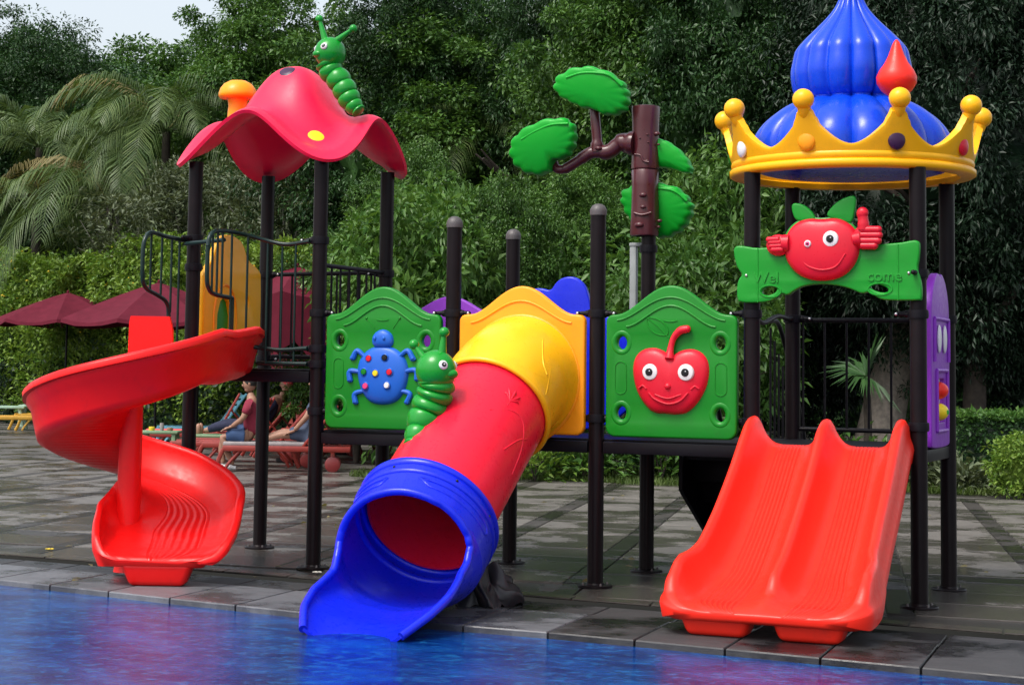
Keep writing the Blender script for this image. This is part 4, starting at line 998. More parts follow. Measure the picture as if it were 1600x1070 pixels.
vs = []; fs = []
for i in range(nP):
    T_ = (Pn[min(i+1, nP-1)]-Pn[max(i-1, 0)]); TH = Vector((T_.x, T_.y, 0)).normalized()
    inn = Vector((TH.y, -TH.x, 0))                       # clockwise turn: the pole is on the right of travel
    s_ = cumS[i]/tot; d_end = tot-cumS[i]
    ow = interp(d_end, [0, .04, .12, .3, .6, .9, 1.2, 2.5, 9], [0, .02, .08, .13, .15, .20, .28, .35, .37])
    if cumS[i] < .25: ow = interp(cumS[i], [0, .25], [.30, .36])
    iw = interp(d_end, [0, .04, .12, .3, .6, .85, 1.2, 1.6, 9], [0, .02, .10, .17, .20, .24, .20, .12, .10])
    wo = interp(d_end, [0, .04, .1, .3, .8, 1.3, 9], [.34, .36, .38, .40, .38, .32, .27]); wi = interp(d_end, [0, .04, .1, .3, .6, .85, 1.1, 9], [.38, .40, .43, .48, .52, .42, .33, .30])
    de = min(1, d_end/.15); kk = math.sqrt(max(0, 1-(1-de)**2)); wo -= .12*(1-kk); wi -= .12*(1-kk)
    if cumS[i] < .4: wo = .27+.07*cumS[i]/.4; wi = .30+.06*cumS[i]/.4
    fl = .05                                              # outward lean of the outer wall
    g_ = .007 if d_end < 1.9 else 0
    sec = []
    def rim_(c, h, w_, sgn):                             # rolled rim: outside, over, inside
        return [(c+sgn*w_*.25, h-.085), (c+sgn*w_*.3, h-.060), (c+sgn*w_*1.25, h-.052), (c+sgn*w_*1.3, h-.016), (c+sgn*w_*.8, h), (c, h+.004), (c-sgn*w_*.7, h-.006), (c-sgn*w_*.9, h-.03)]
    # outer side (negative u), from outside bottom up and over to the floor
    lb = interp(d_end, [0, .12, .4, 9], [-.10, -.10, -.05, -.05])
    sec += [(-wo+.06, lb), (-wo-.005, lb*.4), (-wo-.02, .03 if ow > .05 else 0.0), (-wo-.03-fl*.6, ow*.62)]
    ro_ = [(u, h) for u, h in rim_(-wo-.035-fl, ow, .030, -1)]; sec += ro_
    sec += [(-wo-.025-fl*.7, ow*.78), (-wo-.005-fl*.3, ow*.48), (-wo+.02, ow*.24), (-wo+.06, ow*.085), (-wo+.11, .012)]
    n = 88
    for k in range(n+1):
        t = k/n; u = -wo+.13+(wo+wi-.24)*t; sec.append((u, -g_*.5*(1-math.cos(2*PI*t*11)) if .05 < t < .59 else 0))
    sec += [(wi-.08, .012), (wi-.045, iw*.2), (wi-.02, iw*.5), (wi-.012, iw*.75)]
    sec += [(wi-.010, iw-.008), (wi+.002, iw+.002), (wi+.022, iw+.004), (wi+.040, iw-.008), (wi+.045, iw*.6), (wi+.04, 0.0), (wi+.0, lb)]
    nS = len(sec)
    for (u, h) in sec: vs.append(Pn[i]+inn*u+Vector((0, 0, h if kk >= 1 else -.045+(h+.045)*(.25+.75*kk))))
for i in range(nP-1):
    for k in range(nS): fs.append((i*nS+k, i*nS+(k+1) % nS, (i+1)*nS+(k+1) % nS, (i+1)*nS+k))
fs.append(tuple(range(nS))); fs.append(tuple((nP-1)*nS+k for k in range(nS-1, -1, -1)))
MB().add(vs, fs).build('chute', M['red'], ss, 55)
MB().lathe([(.10, .01), (.092, .05), (.088, .5), (.086, 1.2), (.086, 1.52)], 32, (PX, PYY, 0)).add([(PX+.086*math.cos(2*PI*k/32), PYY+.086*math.sin(2*PI*k/32), 1.52) for k in range(32)], [tuple(range(32))]).build('centre_pole', M['red'], ss, 60)
p1 = Vector((PX+.06, PYY+.10, 0)); 
m = MB(); cdx = Vector((.91, .41, 0)); 
pl_ = [(-.155, 1.45), (.185, 1.45), (.175, 1.80), (.15, 1.90), (-.14, 1.90), (-.15, 1.86)]
vs = [Vector((PX+.06, PYY+.12, 0))+cdx*u+Vector((0, 0, z))+Vector((-.41, .91, 0))*dd for dd in (-.035, .035) for u, z in pl_]
MB().add(vs, [tuple(range(5, -1, -1)), tuple(range(6, 12))]+[(k, (k+1) % 6, 6+(k+1) % 6, 6+k) for k in range(6)]).build('upright_guard', M['red'], ss, 30)
fe = Pn[-3]
foot(fe.x-dr.x*.07, fe.y-dr.y*.07, .46, .20, .16, math.atan2(dr.y, dr.x)+PI/2).build('foot', M['red'], ss, 60)

# dark bundle lying behind the scoop
tb = MB(); rnd = random.Random(3)
def tarp(u, v):
    q = 2*PI*u; ph = PI/2*v; c = on(768, 944, 2, -.01); n_ = noise.noise(Vector((math.cos(q)*2, math.sin(q)*2, v*3)))
    rr = .25*math.cos(ph)*(1+.18*math.sin(q*5+v*4)+.22*n_); zz = .20*math.sin(ph)*(1+.25*math.sin(q*3)+.3*n_)+.02*math.sin(q*11+v*9)*math.cos(ph)
    return (c.x-.06+rr*math.cos(q)*.75, c.y+.08+rr*math.sin(q), max(-.03, zz-.02))
o = tb.grid(tarp, 90, 24, True).build('tarpaulin', M['tarp'], None, 60); tag(o, 'crumpled dark tarpaulin bundle on the pool edge behind the blue scoop', 'tarpaulin')

# ------------------------------------------------------------------ maroon parasols
def parasol(p, h, R_, label, val=.07, rot=.3, tilt=0):
    t = thing('parasol', label, 'parasol', p, rot, 'maroon parasols of the sunbathing area')
    n = 8; vs = [(0, 0, h)]; fs = []
    rings = 5
    for j in range(1, rings+1):
        for k in range(n*4):
            q = 2*PI*k/(n*4); s = j/rings; e = 1-.06*(1-abs(((k/4) % 1)-.5)*2)*s        # between ribs the cloth sags inwards
            c_ = math.cos(PI/n)/math.cos((q % (2*PI/n))-PI/n)
            r = R_*s*(c_*.9+.1); z = h-.62*R_*.62*(s**1.15)-.09*math.sin(PI*((k/4) % 1))*s
            vs.append((r*math.cos(q), r*math.sin(q), z))
    m_ = n*4
    for k in range(m_): vs.append((vs[1+(rings-1)*m_+k][0]*1.01, vs[1+(rings-1)*m_+k][1]*1.01, vs[1+(rings-1)*m_+k][2]-val*(1+.15*math.sin(k*2.2))))
    for k in range(m_): fs.append((0, 1+k, 1+(k+1) % m_))
    for j in range(rings):
        for k in range(m_): fs.append((1+j*m_+k, 1+(j+1)*m_+k, 1+(j+1)*m_+(k+1) % m_, 1+j*m_+(k+1) % m_))
    MB().add(vs, fs).build('canopy', M['maroon'], t, 25, local=True, solid=.012)
    MB().tube([(0, 0, 0), (0, 0, h+.01)], .025, 10).build('pole', M['beam'], t, local=True)
    MB().ball((0, 0, h+.02), (.035, .035, .045), 2).build('top_knob', M['maroon'], t, local=True)
    MB().lathe([(0, 0), (.28, 0), (.28, .06), (.06, .10), (.03, .10), (.03, .3)], 20).build('base', M['beam'], t, local=True)
    for k in range(n):
        q = 2*PI*k/n; MB().tube([(.03*math.cos(q), .03*math.sin(q), h-.5), (.6*R_*math.cos(q), .6*R_*math.sin(q), h-.30*R_-.03)], .008, 6).build('rib', M['beam'], t, local=True)
    return t
parasol(spot(103, 44), 3.2, 1.75, 'open maroon parasol farthest left, in front of the flowering hedge', rot=.5)
parasol(spot(245, 36), 3.12, 1.95, 'wide open maroon parasol between the leftmost parasol and the railing of the spiral slide', rot=.2)
parasol(spot(310, 38), 3.1, 1.6, 'open maroon parasol half hidden behind the wide one and the railing', rot=.0)
parasol(spot(462, 30), 3.15, 1.15, 'steep maroon parasol seen through the back railing of the high deck', val=.85, rot=.3)
parasol(spot(545, 33), 2.6, 1.5, 'maroon parasol mostly hidden behind the black post and the ladybird panel', val=.5, rot=.1)

# ------------------------------------------------------------------ loungers, tables and chairs
def lounger(mat, tilt=50, wheels=True):
    t = thing('sun_lounger', 'x', 'sun lounger')
    def arch(x, s):
        m = MB(); pr_ = [(x-.04*s, .34), (x-.12*s, .30), (x-.20*s, .10), (x-.25*s, 0)]; 
        for yy in (-.30, .30):
            m.tube(catmull([(a, yy, b) for a, b in pr_], 4), .032, 8, scale=(1, .7)); m.tube(catmull([(x+.16*s, yy, .33), (x+.06*s, yy, .22), (x-.04*s, yy, .10), (x-.10*s, yy, 0)], 4), .024, 8)
        m.tube([(x-.10*s, -.3, .31), (x-.10*s, .3, .31)], .025, 8)
        return m
    for yy in (-.32, .32): MB().box((.95, yy, .335), (1.86, .055, .085), .02).build('side_rail', M[mat], t, local=True)
    arch(.14, 1).build('leg_arch', M[mat], t, local=True)
    if wheels:
        for yy in (-.27, .27): MB().lathe([(0, -.03), (.10, -.03), (.115, -.02), (.115, .02), (.10, .03), (0, .03)], 20, (1.62, yy, .115), 'Y').build('wheel', M['lounger_dark'], t, local=True)
        MB().box((1.62, 0, .22), (.06, .5, .20), .01).build('wheel_leg', M[mat], t, local=True)
    else: arch(1.75, -1).build('leg_arch', M[mat], t, local=True)
    for k in range(9): MB().box((.10+.12*k, 0, .355), (.085, .60, .022), .006).build('slat', M[mat], t, local=True)
    a = math.radians(tilt); hx, hz = 1.18, .37; ro = Matrix.Rotation(-a, 3, 'Y')
    for yy in (-.27, .27): MB().box(Vector((hx, yy, hz))+ro @ Vector((.38, 0, 0)), (.78, .05, .04), .012, ro).build('back_frame', M[mat], t, local=True)
    for k in range(6): MB().box(Vector((hx, 0, hz))+ro @ Vector((.06+.125*k, 0, .012)), (.085, .52, .02), .006, ro).build('back_slat', M[mat], t, local=True)
    MB().tube([(hx+.45*math.cos(a), .2, hz+.45*math.sin(a)), (hx+.55, .2, .36)], .016, 6).build('back_prop', M[mat], t, local=True)
    return t
lo = lounger('lounger_red'); la = lounger('lounger_red', 62, False); lb = lounger('lounger_blue', 55); lyw = lounger('chair_yellow', 58, False)
GL = 'plastic sun loungers of the sunbathing area'
def place(src, first, p, rz, label, group=GL):
    o = src if first else copy_tree(src)
    o.location = p; o.rotation_euler = (0, 0, rz); o['label'] = label; o['group'] = group; return o
yw = YAW
place(lo, True, spot(352, 27.3), yw+.05, 'red plastic sun lounger with the man in maroon on its foot end')
place(lo, False, spot(300, 30.0), yw-.03, 'red plastic sun lounger carrying the reclining person in navy clothes')
place(la, True, spot(236, 32.0), yw+.12, 'red plastic sun lounger behind the pale green side table')
place(la, False, spot(350, 33.0), yw+.25, 'red slatted sun lounger with raised back behind the reclining person')
place(lo, False, spot(408, 31.5), yw+.18, 'red slatted sun lounger with raised back left of the person in slate grey')
place(la, False, spot(440, 34.5), yw+.1, 'red sun lounger with raised back farthest behind, between the two black deck posts')
for k_, (u_, d_, r_, lab_) in enumerate(((272, 28.6, .0, 'red sun lounger whose arched leg shows just right of the pale green table'), (318, 28.3, .1, 'red sun lounger with arched legs left of the seated man'), (385, 32.0, .35, 'red sun lounger with raised back behind the seated man'), (462, 33.0, .3, 'red sun lounger with raised back left of the black post under the high deck'), (500, 31.5, .0, 'red sun lounger partly hidden by the black post and the ladybird panel'))): place(lo if k_ % 2 else la, False, spot(u_, d_), yw+r_, lab_)
place(lb, True, spot(250, 35.0), yw+.3, 'blue slatted sun lounger with raised back behind the side table')
place(lyw, True, spot(-22, 40), yw+.2, 'yellow plastic sun lounger cut by the left edge of the picture', 'yellow sun loungers')
place(lyw, False, spot(30, 42), yw+.5, 'yellow plastic sun lounger behind the outer curve of the spiral slide', 'yellow sun loungers')
mo = MB().box((.62, 0, .40), (1.2, .58, .06), .022, seg=2).build('mattress', M['mattress'], None); mo.location = spot(352, 27.3); mo.rotation_euler = (0, 0, yw+.05)
tag(mo, 'grey mattress on the red sun lounger nearest the pool', 'mattress')
mo2 = MB().box((.60, 0, .40), (1.15, .58, .05), .02, seg=2).build('mattress', M['sage'], None); mo2.location = spot(300, 30.0); mo2.rotation_euler = (0, 0, yw-.03)
tag(mo2, 'sage green mattress under the reclining person in navy', 'mattress')
for u, d, lab in ((215, 31.3, 'coral red towel spread over the sun lounger behind the side table'),):
    m = MB().box((.5, 0, .405), (1.1, .6, .03), .012).build('towel', M['coral'], None); m.location = spot(236, 32.0); m.rotation_euler = (0, 0, yw+.12); tag(m, lab, 'towel')
stb = thing('side_table', 'pale green square plastic side table left of the black slide post', 'table', spot(254, 29.3), yw)
MB().box((0, 0, .47), (.62, .5, .045), .015).build('table_top', M['sage'], stb, local=True)
for sx in (-1, 1):
    for s2 in (-1, 1): MB().box((sx*.24, s2*.19, .225), (.065, .065, .45), .012).build('leg', M['sage'], stb, local=True)
for k, (du, mt, r, h) in enumerate(((-.14, 'flower', .05, .06), (.02, 'mattress', .035, .12), (.15, 'skin', .05, .05))):
    p = Vector(stb.location)+Vector((du*.9, du*.4, .4925)); o = MB().lathe([(0, 0), (r*.8, 0), (r, h*.5), (r*.9, h), (0, h*.92)], 14).build(('bowl', 'cup', 'fruit')[k], M[mt], None); o.location = p
    tag(o, ('small yellow bowl at the left end of the pale green side table', 'grey cup in the middle of the pale green side table', 'brown fruit at the right end of the pale green side table')[k], ('bowl', 'cup', 'fruit')[k])
stl = thing('garden_stool', 'pale green plastic stool with splayed legs at the left edge of the picture', 'stool', spot(14, 42.5), yw+.1)
MB().box((0, 0, .50), (.85, .6, .06), .02).build('seat', M['pale_green'], stl, local=True)
for sx in (-1, 1):
    for s2 in (-1, 1): MB().tube([(sx*.30, s2*.22, .49), (sx*.42, s2*.27, 0)], [.045, .03], 8).build('leg', M['pale_green'], stl, local=True)
st2 = copy_tree(stl); st2.location = spot(62, 44); st2['label'] = 'second pale green plastic stool, just behind the outer curve of the spiral slide'

# ------------------------------------------------------------------ people by the loungers
def skin_mesh(name, verts, edges, mat, parent, sub=2):
    """verts: (position, radius); continuous skin over a branching skeleton"""
    me = bpy.data.meshes.new(name); me.from_pydata([v[0] for v in verts], edges, []); o = bpy.data.objects.new(name, me); C.objects.link(o)
    md = o.modifiers.new('skin', 'SKIN')
    for v, sv in zip(verts, me.skin_vertices[0].data): r = v[1]; sv.radius = (r, r) if not hasattr(r, '__len__') else r
    me.skin_vertices[0].data[0].use_root = True
    md.use_smooth_shade = True
    ms_ = o.modifiers.new('s', 'SUBSURF'); ms_.levels = sub; ms_.render_levels = sub
    bake(o); o.data.materials.clear(); o.data.materials.append(mat); o.data.shade_smooth(); o.parent = parent; return o
def head(parent, c, face, hair='hair', r=.105):
    F = Vector(face).normalized(); S = F.cross(Vector((0, 0, 1))).normalized(); U_ = S.cross(F); ro = Matrix((S, F, U_)).transposed(); c = Vector(c)
    MB().ball(c, (r*.76, r*.92, r*1.12), 3, ro).ball(c+F*r*.9-U_*r*.12, (r*.14, r*.22, r*.2), 2, ro).ball(c+S*r*.76, (r*.1, r*.18, r*.26), 2, ro).ball(c-S*r*.76, (r*.1, r*.18, r*.26), 2, ro).ball(c+F*r*.3-U_*r*.75, (r*.5, r*.5, r*.4), 2, ro).build('face', M['skin'], parent, 80, local=True)
    MB().ball(c-F*r*.12+U_*r*.22, (r*.84, r*.95, r*1.02), 3, ro).build('hair', M[hair], parent, 80, local=True)
    for s in (-1, 1): MB().ball(c+F*r*.84+S*s*r*.30+U_*r*.05, (r*.12, r*.06, r*.07), 1, ro).build('eye', M['hair'], parent, local=True)
    MB().ball(c+F*r*.84-U_*r*.48, (r*.26, r*.08, r*.06), 1, ro).build('mouth', M['shirt'], parent, local=True)
def hand(parent, w_, d, palm_n):
    d = Vector(d).normalized(); n_ = Vector(palm_n).normalized(); s = d.cross(n_); w_ = Vector(w_)
    V = [(w_, .028), (w_+d*.05, (.036, .018))]; E_ = [(0, 1)]
    m = MB(); m.tube([w_-d*.02, w_+d*.03, w_+d*.085], [.027, .036, .034], 10, scale=(.55, 1.1))
    for k, (o_, ln) in enumerate(((-.030, .062), (-.010, .075), (.011, .070), (.030, .054))):
        a = w_+d*.08+s*o_; m.tube([a, a+d*ln*.5-n_*.006, a+d*ln*.9-n_*.024], [.011, .010, .008], 8)
    m.tube([w_+d*.02-s*.03, w_+d*.055-s*.058, w_+d*.085-s*.06-n_*.01], [.014, .012, .009], 8)
    m.build('hand', M['skin'], parent, 80, local=True)
def person(label, loc, rz): return thing('person', label, 'person', loc, rz)
# A: man sitting on the foot end of the lounger, feet on the ground, facing left (local -x)
pa = person('man in a maroon t-shirt and blue shorts sitting on the end of a lounger', spot(394, 27.3), yw)
skin_mesh('body', [((0.05, 0, .52), .11), ((.05, 0, .72), .115), ((.02, 0, .95), .12), ((0, 0, 1.08), .06), ((-.01, 0, 1.16), .05),
    ((-.0, .19, .99), .065), ((-.06, .24, .78), .046), ((-.24, .20, .66), .034), ((0, -.19, .99), .065), ((-.08, -.24, .77), .046), ((-.26, -.16, .64), .034),
    ((-.12, .11, .50), .085), ((-.40, .14, .50), .060), ((-.44, .15, .28), .054), ((-.40, .15, .09), .036),
    ((-.12, -.11, .50), .085), ((-.40, -.14, .50), .060), ((-.32, -.15, .28), .054), ((-.22, -.15, .09), .036)],
    [(0, 1), (1, 2), (2, 3), (3, 4), (2, 5), (5, 6), (6, 7), (2, 8), (8, 9), (9, 10), (0, 11), (11, 12), (12, 13), (13, 14), (0, 15), (15, 16), (16, 17), (17, 18)], M['skin'], pa)
skin_mesh('t_shirt', [((0.06, 0, .50), .185), ((.05, 0, .74), .165), ((.02, 0, .96), .155), ((0, 0, 1.05), .075), ((0, .20, .98), .082), ((-.05, .25, .82), .066), ((0, -.20, .98), .082), ((-.06, -.25, .82), .066)],
    [(0, 1), (1, 2), (2, 3), (2, 4), (4, 5), (2, 6), (6, 7)], M['shirt'], pa)
skin_mesh('shorts', [((.04, 0, .49), .175), ((-.13, .11, .505), .11), ((-.36, .14, .51), .09), ((-.13, -.11, .505), .11), ((-.36, -.14, .51), .09)], [(0, 1), (1, 2), (0, 3), (3, 4)], M['shorts'], pa)
head(pa, (-.03, 0, 1.27), (-1, -.1, -.15)); hand(pa, (-.25, .20, .655), (-1, 0, -.3), (0, 0, 1)); hand(pa, (-.27, -.16, .635), (-1, 0, -.3), (0, 0, 1))
for yy, xx in ((.15, -.46), (-.15, -.28)):
    MB().tube(catmull([(xx+.10, yy, .045), (xx+.03, yy, .05), (xx-.06, yy, .04), (xx-.14, yy, .032)], 4), [.036]*4+[.044]*4+[.040]*4+[.026], 12, scale=(.9, 1)).build('shoe', M['shoe'], pa, 80, local=True)
# B: person reclining, legs stretched towards the left
pb_ = person('person in navy clothes and coral cap reclining on a sun lounger', spot(305, 30.0, 0), yw-.03)
skin_mesh('body', [((1.05, 0, .56), .12), ((1.20, 0, .74), .13), ((1.36, 0, .96), .135), ((1.43, 0, 1.06), .06), ((1.46, 0, 1.13), .05), ((1.34, .2, .98), .06), ((1.14, .26, .80), .045), ((.94, .22, .72), .034), ((1.34, -.2, .98), .06), ((1.20, -.27, .76), .045), ((1.02, -.27, .56), .034), ((.95, .1, .52), .085), ((.55, .12, .60), .06), ((.18, .12, .49), .04), ((.95, -.1, .52), .085), ((.55, -.1, .56), .06), ((.18, -.1, .48), .04)],
    [(0, 1), (1, 2), (2, 3), (3, 4), (2, 5), (5, 6), (6, 7), (2, 8), (8, 9), (9, 10), (0, 11), (11, 12), (12, 13), (0, 14), (14, 15), (15, 16)], M['skin'], pb_)
skin_mesh('navy_clothes', [((1.05, 0, .57), .15), ((1.20, 0, .75), .155), ((1.36, 0, .96), .155), ((1.34, .2, .98), .08), ((1.16, .26, .82), .065), ((1.34, -.2, .98), .08), ((1.21, -.27, .78), .065), ((.95, .1, .53), .11), ((.55, .12, .61), .085), ((.24, .12, .51), .06), ((.95, -.1, .53), .11), ((.55, -.1, .57), .085), ((.24, -.1, .50), .06)],
    [(0, 1), (1, 2), (2, 3), (3, 4), (2, 5), (5, 6), (0, 7), (7, 8), (8, 9), (0, 10), (10, 11), (11, 12)], M['navy'], pb_)
head(pb_, (1.50, 0, 1.25), (-1, -.2, -.1), 'coral'); hand(pb_, (.95, .22, .71), (-1, 0, -.2), (0, 0, 1)); hand(pb_, (1.0, -.27, .54), (-1, 0, -.4), (0, 0, 1))
for yy in (.12, -.1): MB().ball((.10, yy, .50), (.05, .045, .10), 2).build('foot', M['skin'], pb_, local=True)
# C: person leaning back on one arm
pc_ = person('person in a slate grey top sitting on the nearest lounger mattress', spot(492, 27.4, 0), yw)
skin_mesh('body', [((0, 0, .55), .11), ((.03, 0, .76), .115), ((.05, 0, 1.0), .12), ((.05, 0, 1.11), .06), ((.04, 0, 1.18), .05), ((.04, .2, 1.03), .062), ((-.03, .27, .82), .046), ((-.16, .25, .64), .034), ((.04, -.2, 1.03), .062), ((-.08, -.27, .80), .046), ((-.26, -.22, .60), .034), ((-.16, .1, .53), .085), ((-.46, .13, .56), .06), ((-.74, .13, .47), .04), ((-.16, -.1, .53), .085), ((-.44, -.14, .54), .06), ((-.70, -.14, .46), .04)],
    [(0, 1), (1, 2), (2, 3), (3, 4), (2, 5), (5, 6), (6, 7), (2, 8), (8, 9), (9, 10), (0, 11), (11, 12), (12, 13), (0, 14), (14, 15), (15, 16)], M['skin'], pc_)
skin_mesh('slate_top', [((0, 0, .54), .185), ((.03, 0, .76), .165), ((.05, 0, 1.0), .16), ((.04, .2, 1.03), .08), ((-.02, .26, .86), .062), ((.04, -.2, 1.03), .08), ((-.06, -.26, .86), .062)], [(0, 1), (1, 2), (2, 3), (3, 4), (2, 5), (5, 6)], M['slate'], pc_)
skin_mesh('shorts', [((0, 0, .52), .17), ((-.16, .1, .54), .11), ((-.38, .13, .565), .09), ((-.16, -.1, .54), .11), ((-.36, -.14, .55), .09)], [(0, 1), (1, 2), (0, 3), (3, 4)], M['slate'], pc_)
head(pc_, (.03, 0, 1.29), (-1, -.3, 0)); hand(pc_, (-.17, .25, .63), (-1, 0, -.3), (0, 0, 1)); hand(pc_, (-.27, -.22, .59), (-1, 0, -.3), (0, 0, 1))
for yy, zz in ((.13, .5), (-.14, .49)): MB().ball((-.80, yy, zz), (.05, .04, .09), 2).build('foot', M['skin'], pc_, local=True)

# grey service pole behind the tree post
gq = on(990, 460, 1, B+.09); gp = thing('service_pole', 'slim pale grey pole strapped to the post of the plastic tree', 'pole', (gq.x, gq.y, Z2))
MB().box((0, 0, .74), (.055, .055, 1.48), .008).build('shaft', M['grey_pole'], gp, local=True); MB().box((.03, 0, 1.485), (.12, .065, .03), .006).build('cap', M['grey_pole'], gp, local=True)

# ------------------------------------------------------------------ vegetation
rng = np.random.default_rng(11)
def norm(a): return a/np.maximum(1e-9, np.linalg.norm(a, axis=1, keepdims=True))
def leaves_mesh(name, c, axis, L_, W_, mat, up=None, droop=.15):
    """two-triangle folded leaves: c base points, axis leaf directions, L_ lengths, W_ widths"""
    n = len(c); axis = norm(axis); r = norm(rng.normal(size=(n, 3)) if up is None else up+rng.normal(size=(n, 3))*.45)
    s = norm(np.cross(axis, r)); nn = np.cross(s, axis)
    L_ = L_[:, None]; W_ = W_[:, None]
    v = np.empty((n, 4, 3)); v[:, 0] = c; mid = c+axis*L_*.45
    v[:, 1] = mid+s*W_*.5+nn*W_*.14; v[:, 3] = mid-s*W_*.5+nn*W_*.14; v[:, 2] = c+axis*L_-nn*L_*droop
    me = bpy.data.meshes.new(name); me.vertices.add(n*4); me.vertices.foreach_set('co', v.reshape(-1).astype(np.float32))
    idx = (np.arange(n)*4)[:, None]+np.array([[0, 1, 2, 0, 2, 3]]); me.loops.add(n*6); me.loops.foreach_set('vertex_index', idx.reshape(-1).astype(np.int32))
    me.polygons.add(n*2); me.polygons.foreach_set('loop_start', (np.arange(n*2)*3).astype(np.int32)); me.update(calc_edges=True)
    me.materials.append(mat); return me
def join_me(a, b):
    bm = bmesh.new(); bm.from_mesh(a); bm.from_mesh(b); bm.to_mesh(a); bm.free(); return a
def crown_mesh(name, mat, rad, n_cl, per, ls, cl_r=.45, shell=.5, hang=.2, wratio=.45, flat=.7, bias=None, core=.0):
    """leaf tufts scattered through an ellipsoid crown; uneven outline from noisy radius"""
    d = norm(rng.normal(size=(n_cl, 3))); rr = (shell+(1-shell)*rng.random(n_cl)**.7)
    lump = np.array([noise.noise(Vector(x*1.9)+Vector((ls*50, 0, 0))) for x in d]); rr = rr*(1+.45*lump)
    cc = d*rr[:, None]*np.array(rad)[None, :]
    n = n_cl*per; ci = np.repeat(cc, per, 0); size = np.repeat(cl_r*(.5+.9*rng.random(n_cl)), per)
    off = norm(rng.normal(size=(n, 3)))*(rng.random(n)**.45)[:, None]*size[:, None]*np.array([1, 1, flat])
    c = ci+off; ax = norm(off)+rng.normal(size=(n, 3))*.45+np.array([0, 0, -hang])
    L_ = ls*(.6+.8*rng.random(n)); up = np.tile(np.array([[0, 0, 1.]]), (n, 1))
    me = leaves_mesh(name, c, ax, L_, L_*wratio*(.8+.4*rng.random(n)), mat, up)
    if core:
        mb = MB(); bm = bmesh.new(); bmesh.ops.create_icosphere(bm, subdivisions=4, radius=1)
        for v in bm.verts:
            k = core*(1+.5*noise.noise(v.co*2.1)+.25*noise.noise(v.co*6)); v.co = Vector((v.co.x*rad[0]*k, v.co.y*rad[1]*k, v.co.z*rad[2]*k))
        m2 = bpy.data.meshes.new('core'); bm.to_mesh(m2); bm.free(); me = join_me(me, m2); bpy.data.meshes.remove(m2)
    return me
def trunk_mb(h, r, lean=(0, 0), limbs=6, spread=2.2, base=.45, seed=1, top=None):
    rn = random.Random(seed); m = MB(); top = top or h
    main = [(lean[0]*t*t+.12*math.sin(t*5+seed)*r*3, lean[1]*t*t+.1*math.cos(t*4+seed)*r*3, h*t) for t in [k/8 for k in range(9)]]
    m.tube(main, [r*(1.25 if k == 0 else 1-.085*k) for k in range(9)], 12)
    for i in range(limbs):
        t = base+(1-base)*i/limbs; k = min(7, int(t*8)); p = Vector(main[k]).lerp(Vector(main[k+1]), t*8-k); q = i*2.4+seed
        d = Vector((math.cos(q), math.sin(q), .55+.3*rn.random())); ln = spread*(.7+.5*rn.random())
        pts_ = [p, p+d*ln*.3, p+d*ln*.62+Vector((0, 0, .12*ln)), p+d*ln+Vector((0, 0, .1*ln))]
        m.tube(catmull(pts_, 4), [r*.45*(1-.065*j) for j in range(13)], 7)
        for w_ in range(2):
            b_ = pts_[2]; d2 = (d+Vector((rn.uniform(-.9, .9), rn.uniform(-.9, .9), rn.uniform(-.2, .7)))).normalized()
            m.tube([b_, b_+d2*ln*.3, b_+d2*ln*.55+Vector((0, 0, .05))], [r*.22, r*.15, r*.06], 6)
    return m
GT = 'trees behind the playground'
protos = {}
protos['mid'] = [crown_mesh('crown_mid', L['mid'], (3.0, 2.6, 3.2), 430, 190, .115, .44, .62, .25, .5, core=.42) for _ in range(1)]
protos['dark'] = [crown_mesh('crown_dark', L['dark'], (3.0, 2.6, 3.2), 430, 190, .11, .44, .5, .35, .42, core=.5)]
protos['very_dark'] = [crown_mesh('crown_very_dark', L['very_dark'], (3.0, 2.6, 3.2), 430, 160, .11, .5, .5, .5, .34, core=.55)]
protos['light'] = [crown_mesh('crown_light', L['light'], (1.5, 1.3, 1.5), 240, 62, .15, .36, .45, .2, .42, core=.35)]
protos['grey'] = [crown_mesh('crown_grey', L['grey'], (1.7, 1.4, 1.2), 230, 34, .14, .26, .55, -.2, .30, core=.0)]
def crown_obj(key, parent, loc, scale, rz, nm='crown'):
    o = bpy.data.objects.new(nm, protos[key][0]); C.objects.link(o); o.parent = parent; o.location = loc; o.scale = scale; o.rotation_euler = (0, 0, rz); return o
def tree(u, dist, key, zc, scl, label, seed, trunk_r=.16, mat='bark', lean=(0, 0), group=GT, cat='tree', name='broadleaf_tree', limbs=6, crowns=None):
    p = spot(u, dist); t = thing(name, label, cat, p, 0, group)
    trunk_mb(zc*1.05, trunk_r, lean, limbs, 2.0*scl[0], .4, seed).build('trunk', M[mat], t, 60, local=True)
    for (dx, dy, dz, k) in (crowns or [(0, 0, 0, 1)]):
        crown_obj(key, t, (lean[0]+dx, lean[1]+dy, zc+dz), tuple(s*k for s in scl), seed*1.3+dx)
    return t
C3 = [(0, 0, 0, 1), (-1.2, .4, 2.3, .8), (1.3, -.3, 1.6, .75)]
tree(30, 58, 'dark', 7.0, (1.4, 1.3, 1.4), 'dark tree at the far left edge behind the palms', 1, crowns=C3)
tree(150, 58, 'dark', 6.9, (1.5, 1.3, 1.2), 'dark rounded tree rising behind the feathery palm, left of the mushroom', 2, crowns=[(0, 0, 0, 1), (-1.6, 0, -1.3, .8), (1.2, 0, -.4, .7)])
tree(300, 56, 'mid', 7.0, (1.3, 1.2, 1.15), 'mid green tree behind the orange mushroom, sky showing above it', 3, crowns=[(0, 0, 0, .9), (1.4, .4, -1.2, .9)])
tree(470, 48, 'mid', 6.6, (1.1, 1.1, 1.1), 'mid green tree whose crown fills the space behind the roof caterpillar', 4, crowns=C3[:2]+[(1.0, 0, -2.0, .9)])
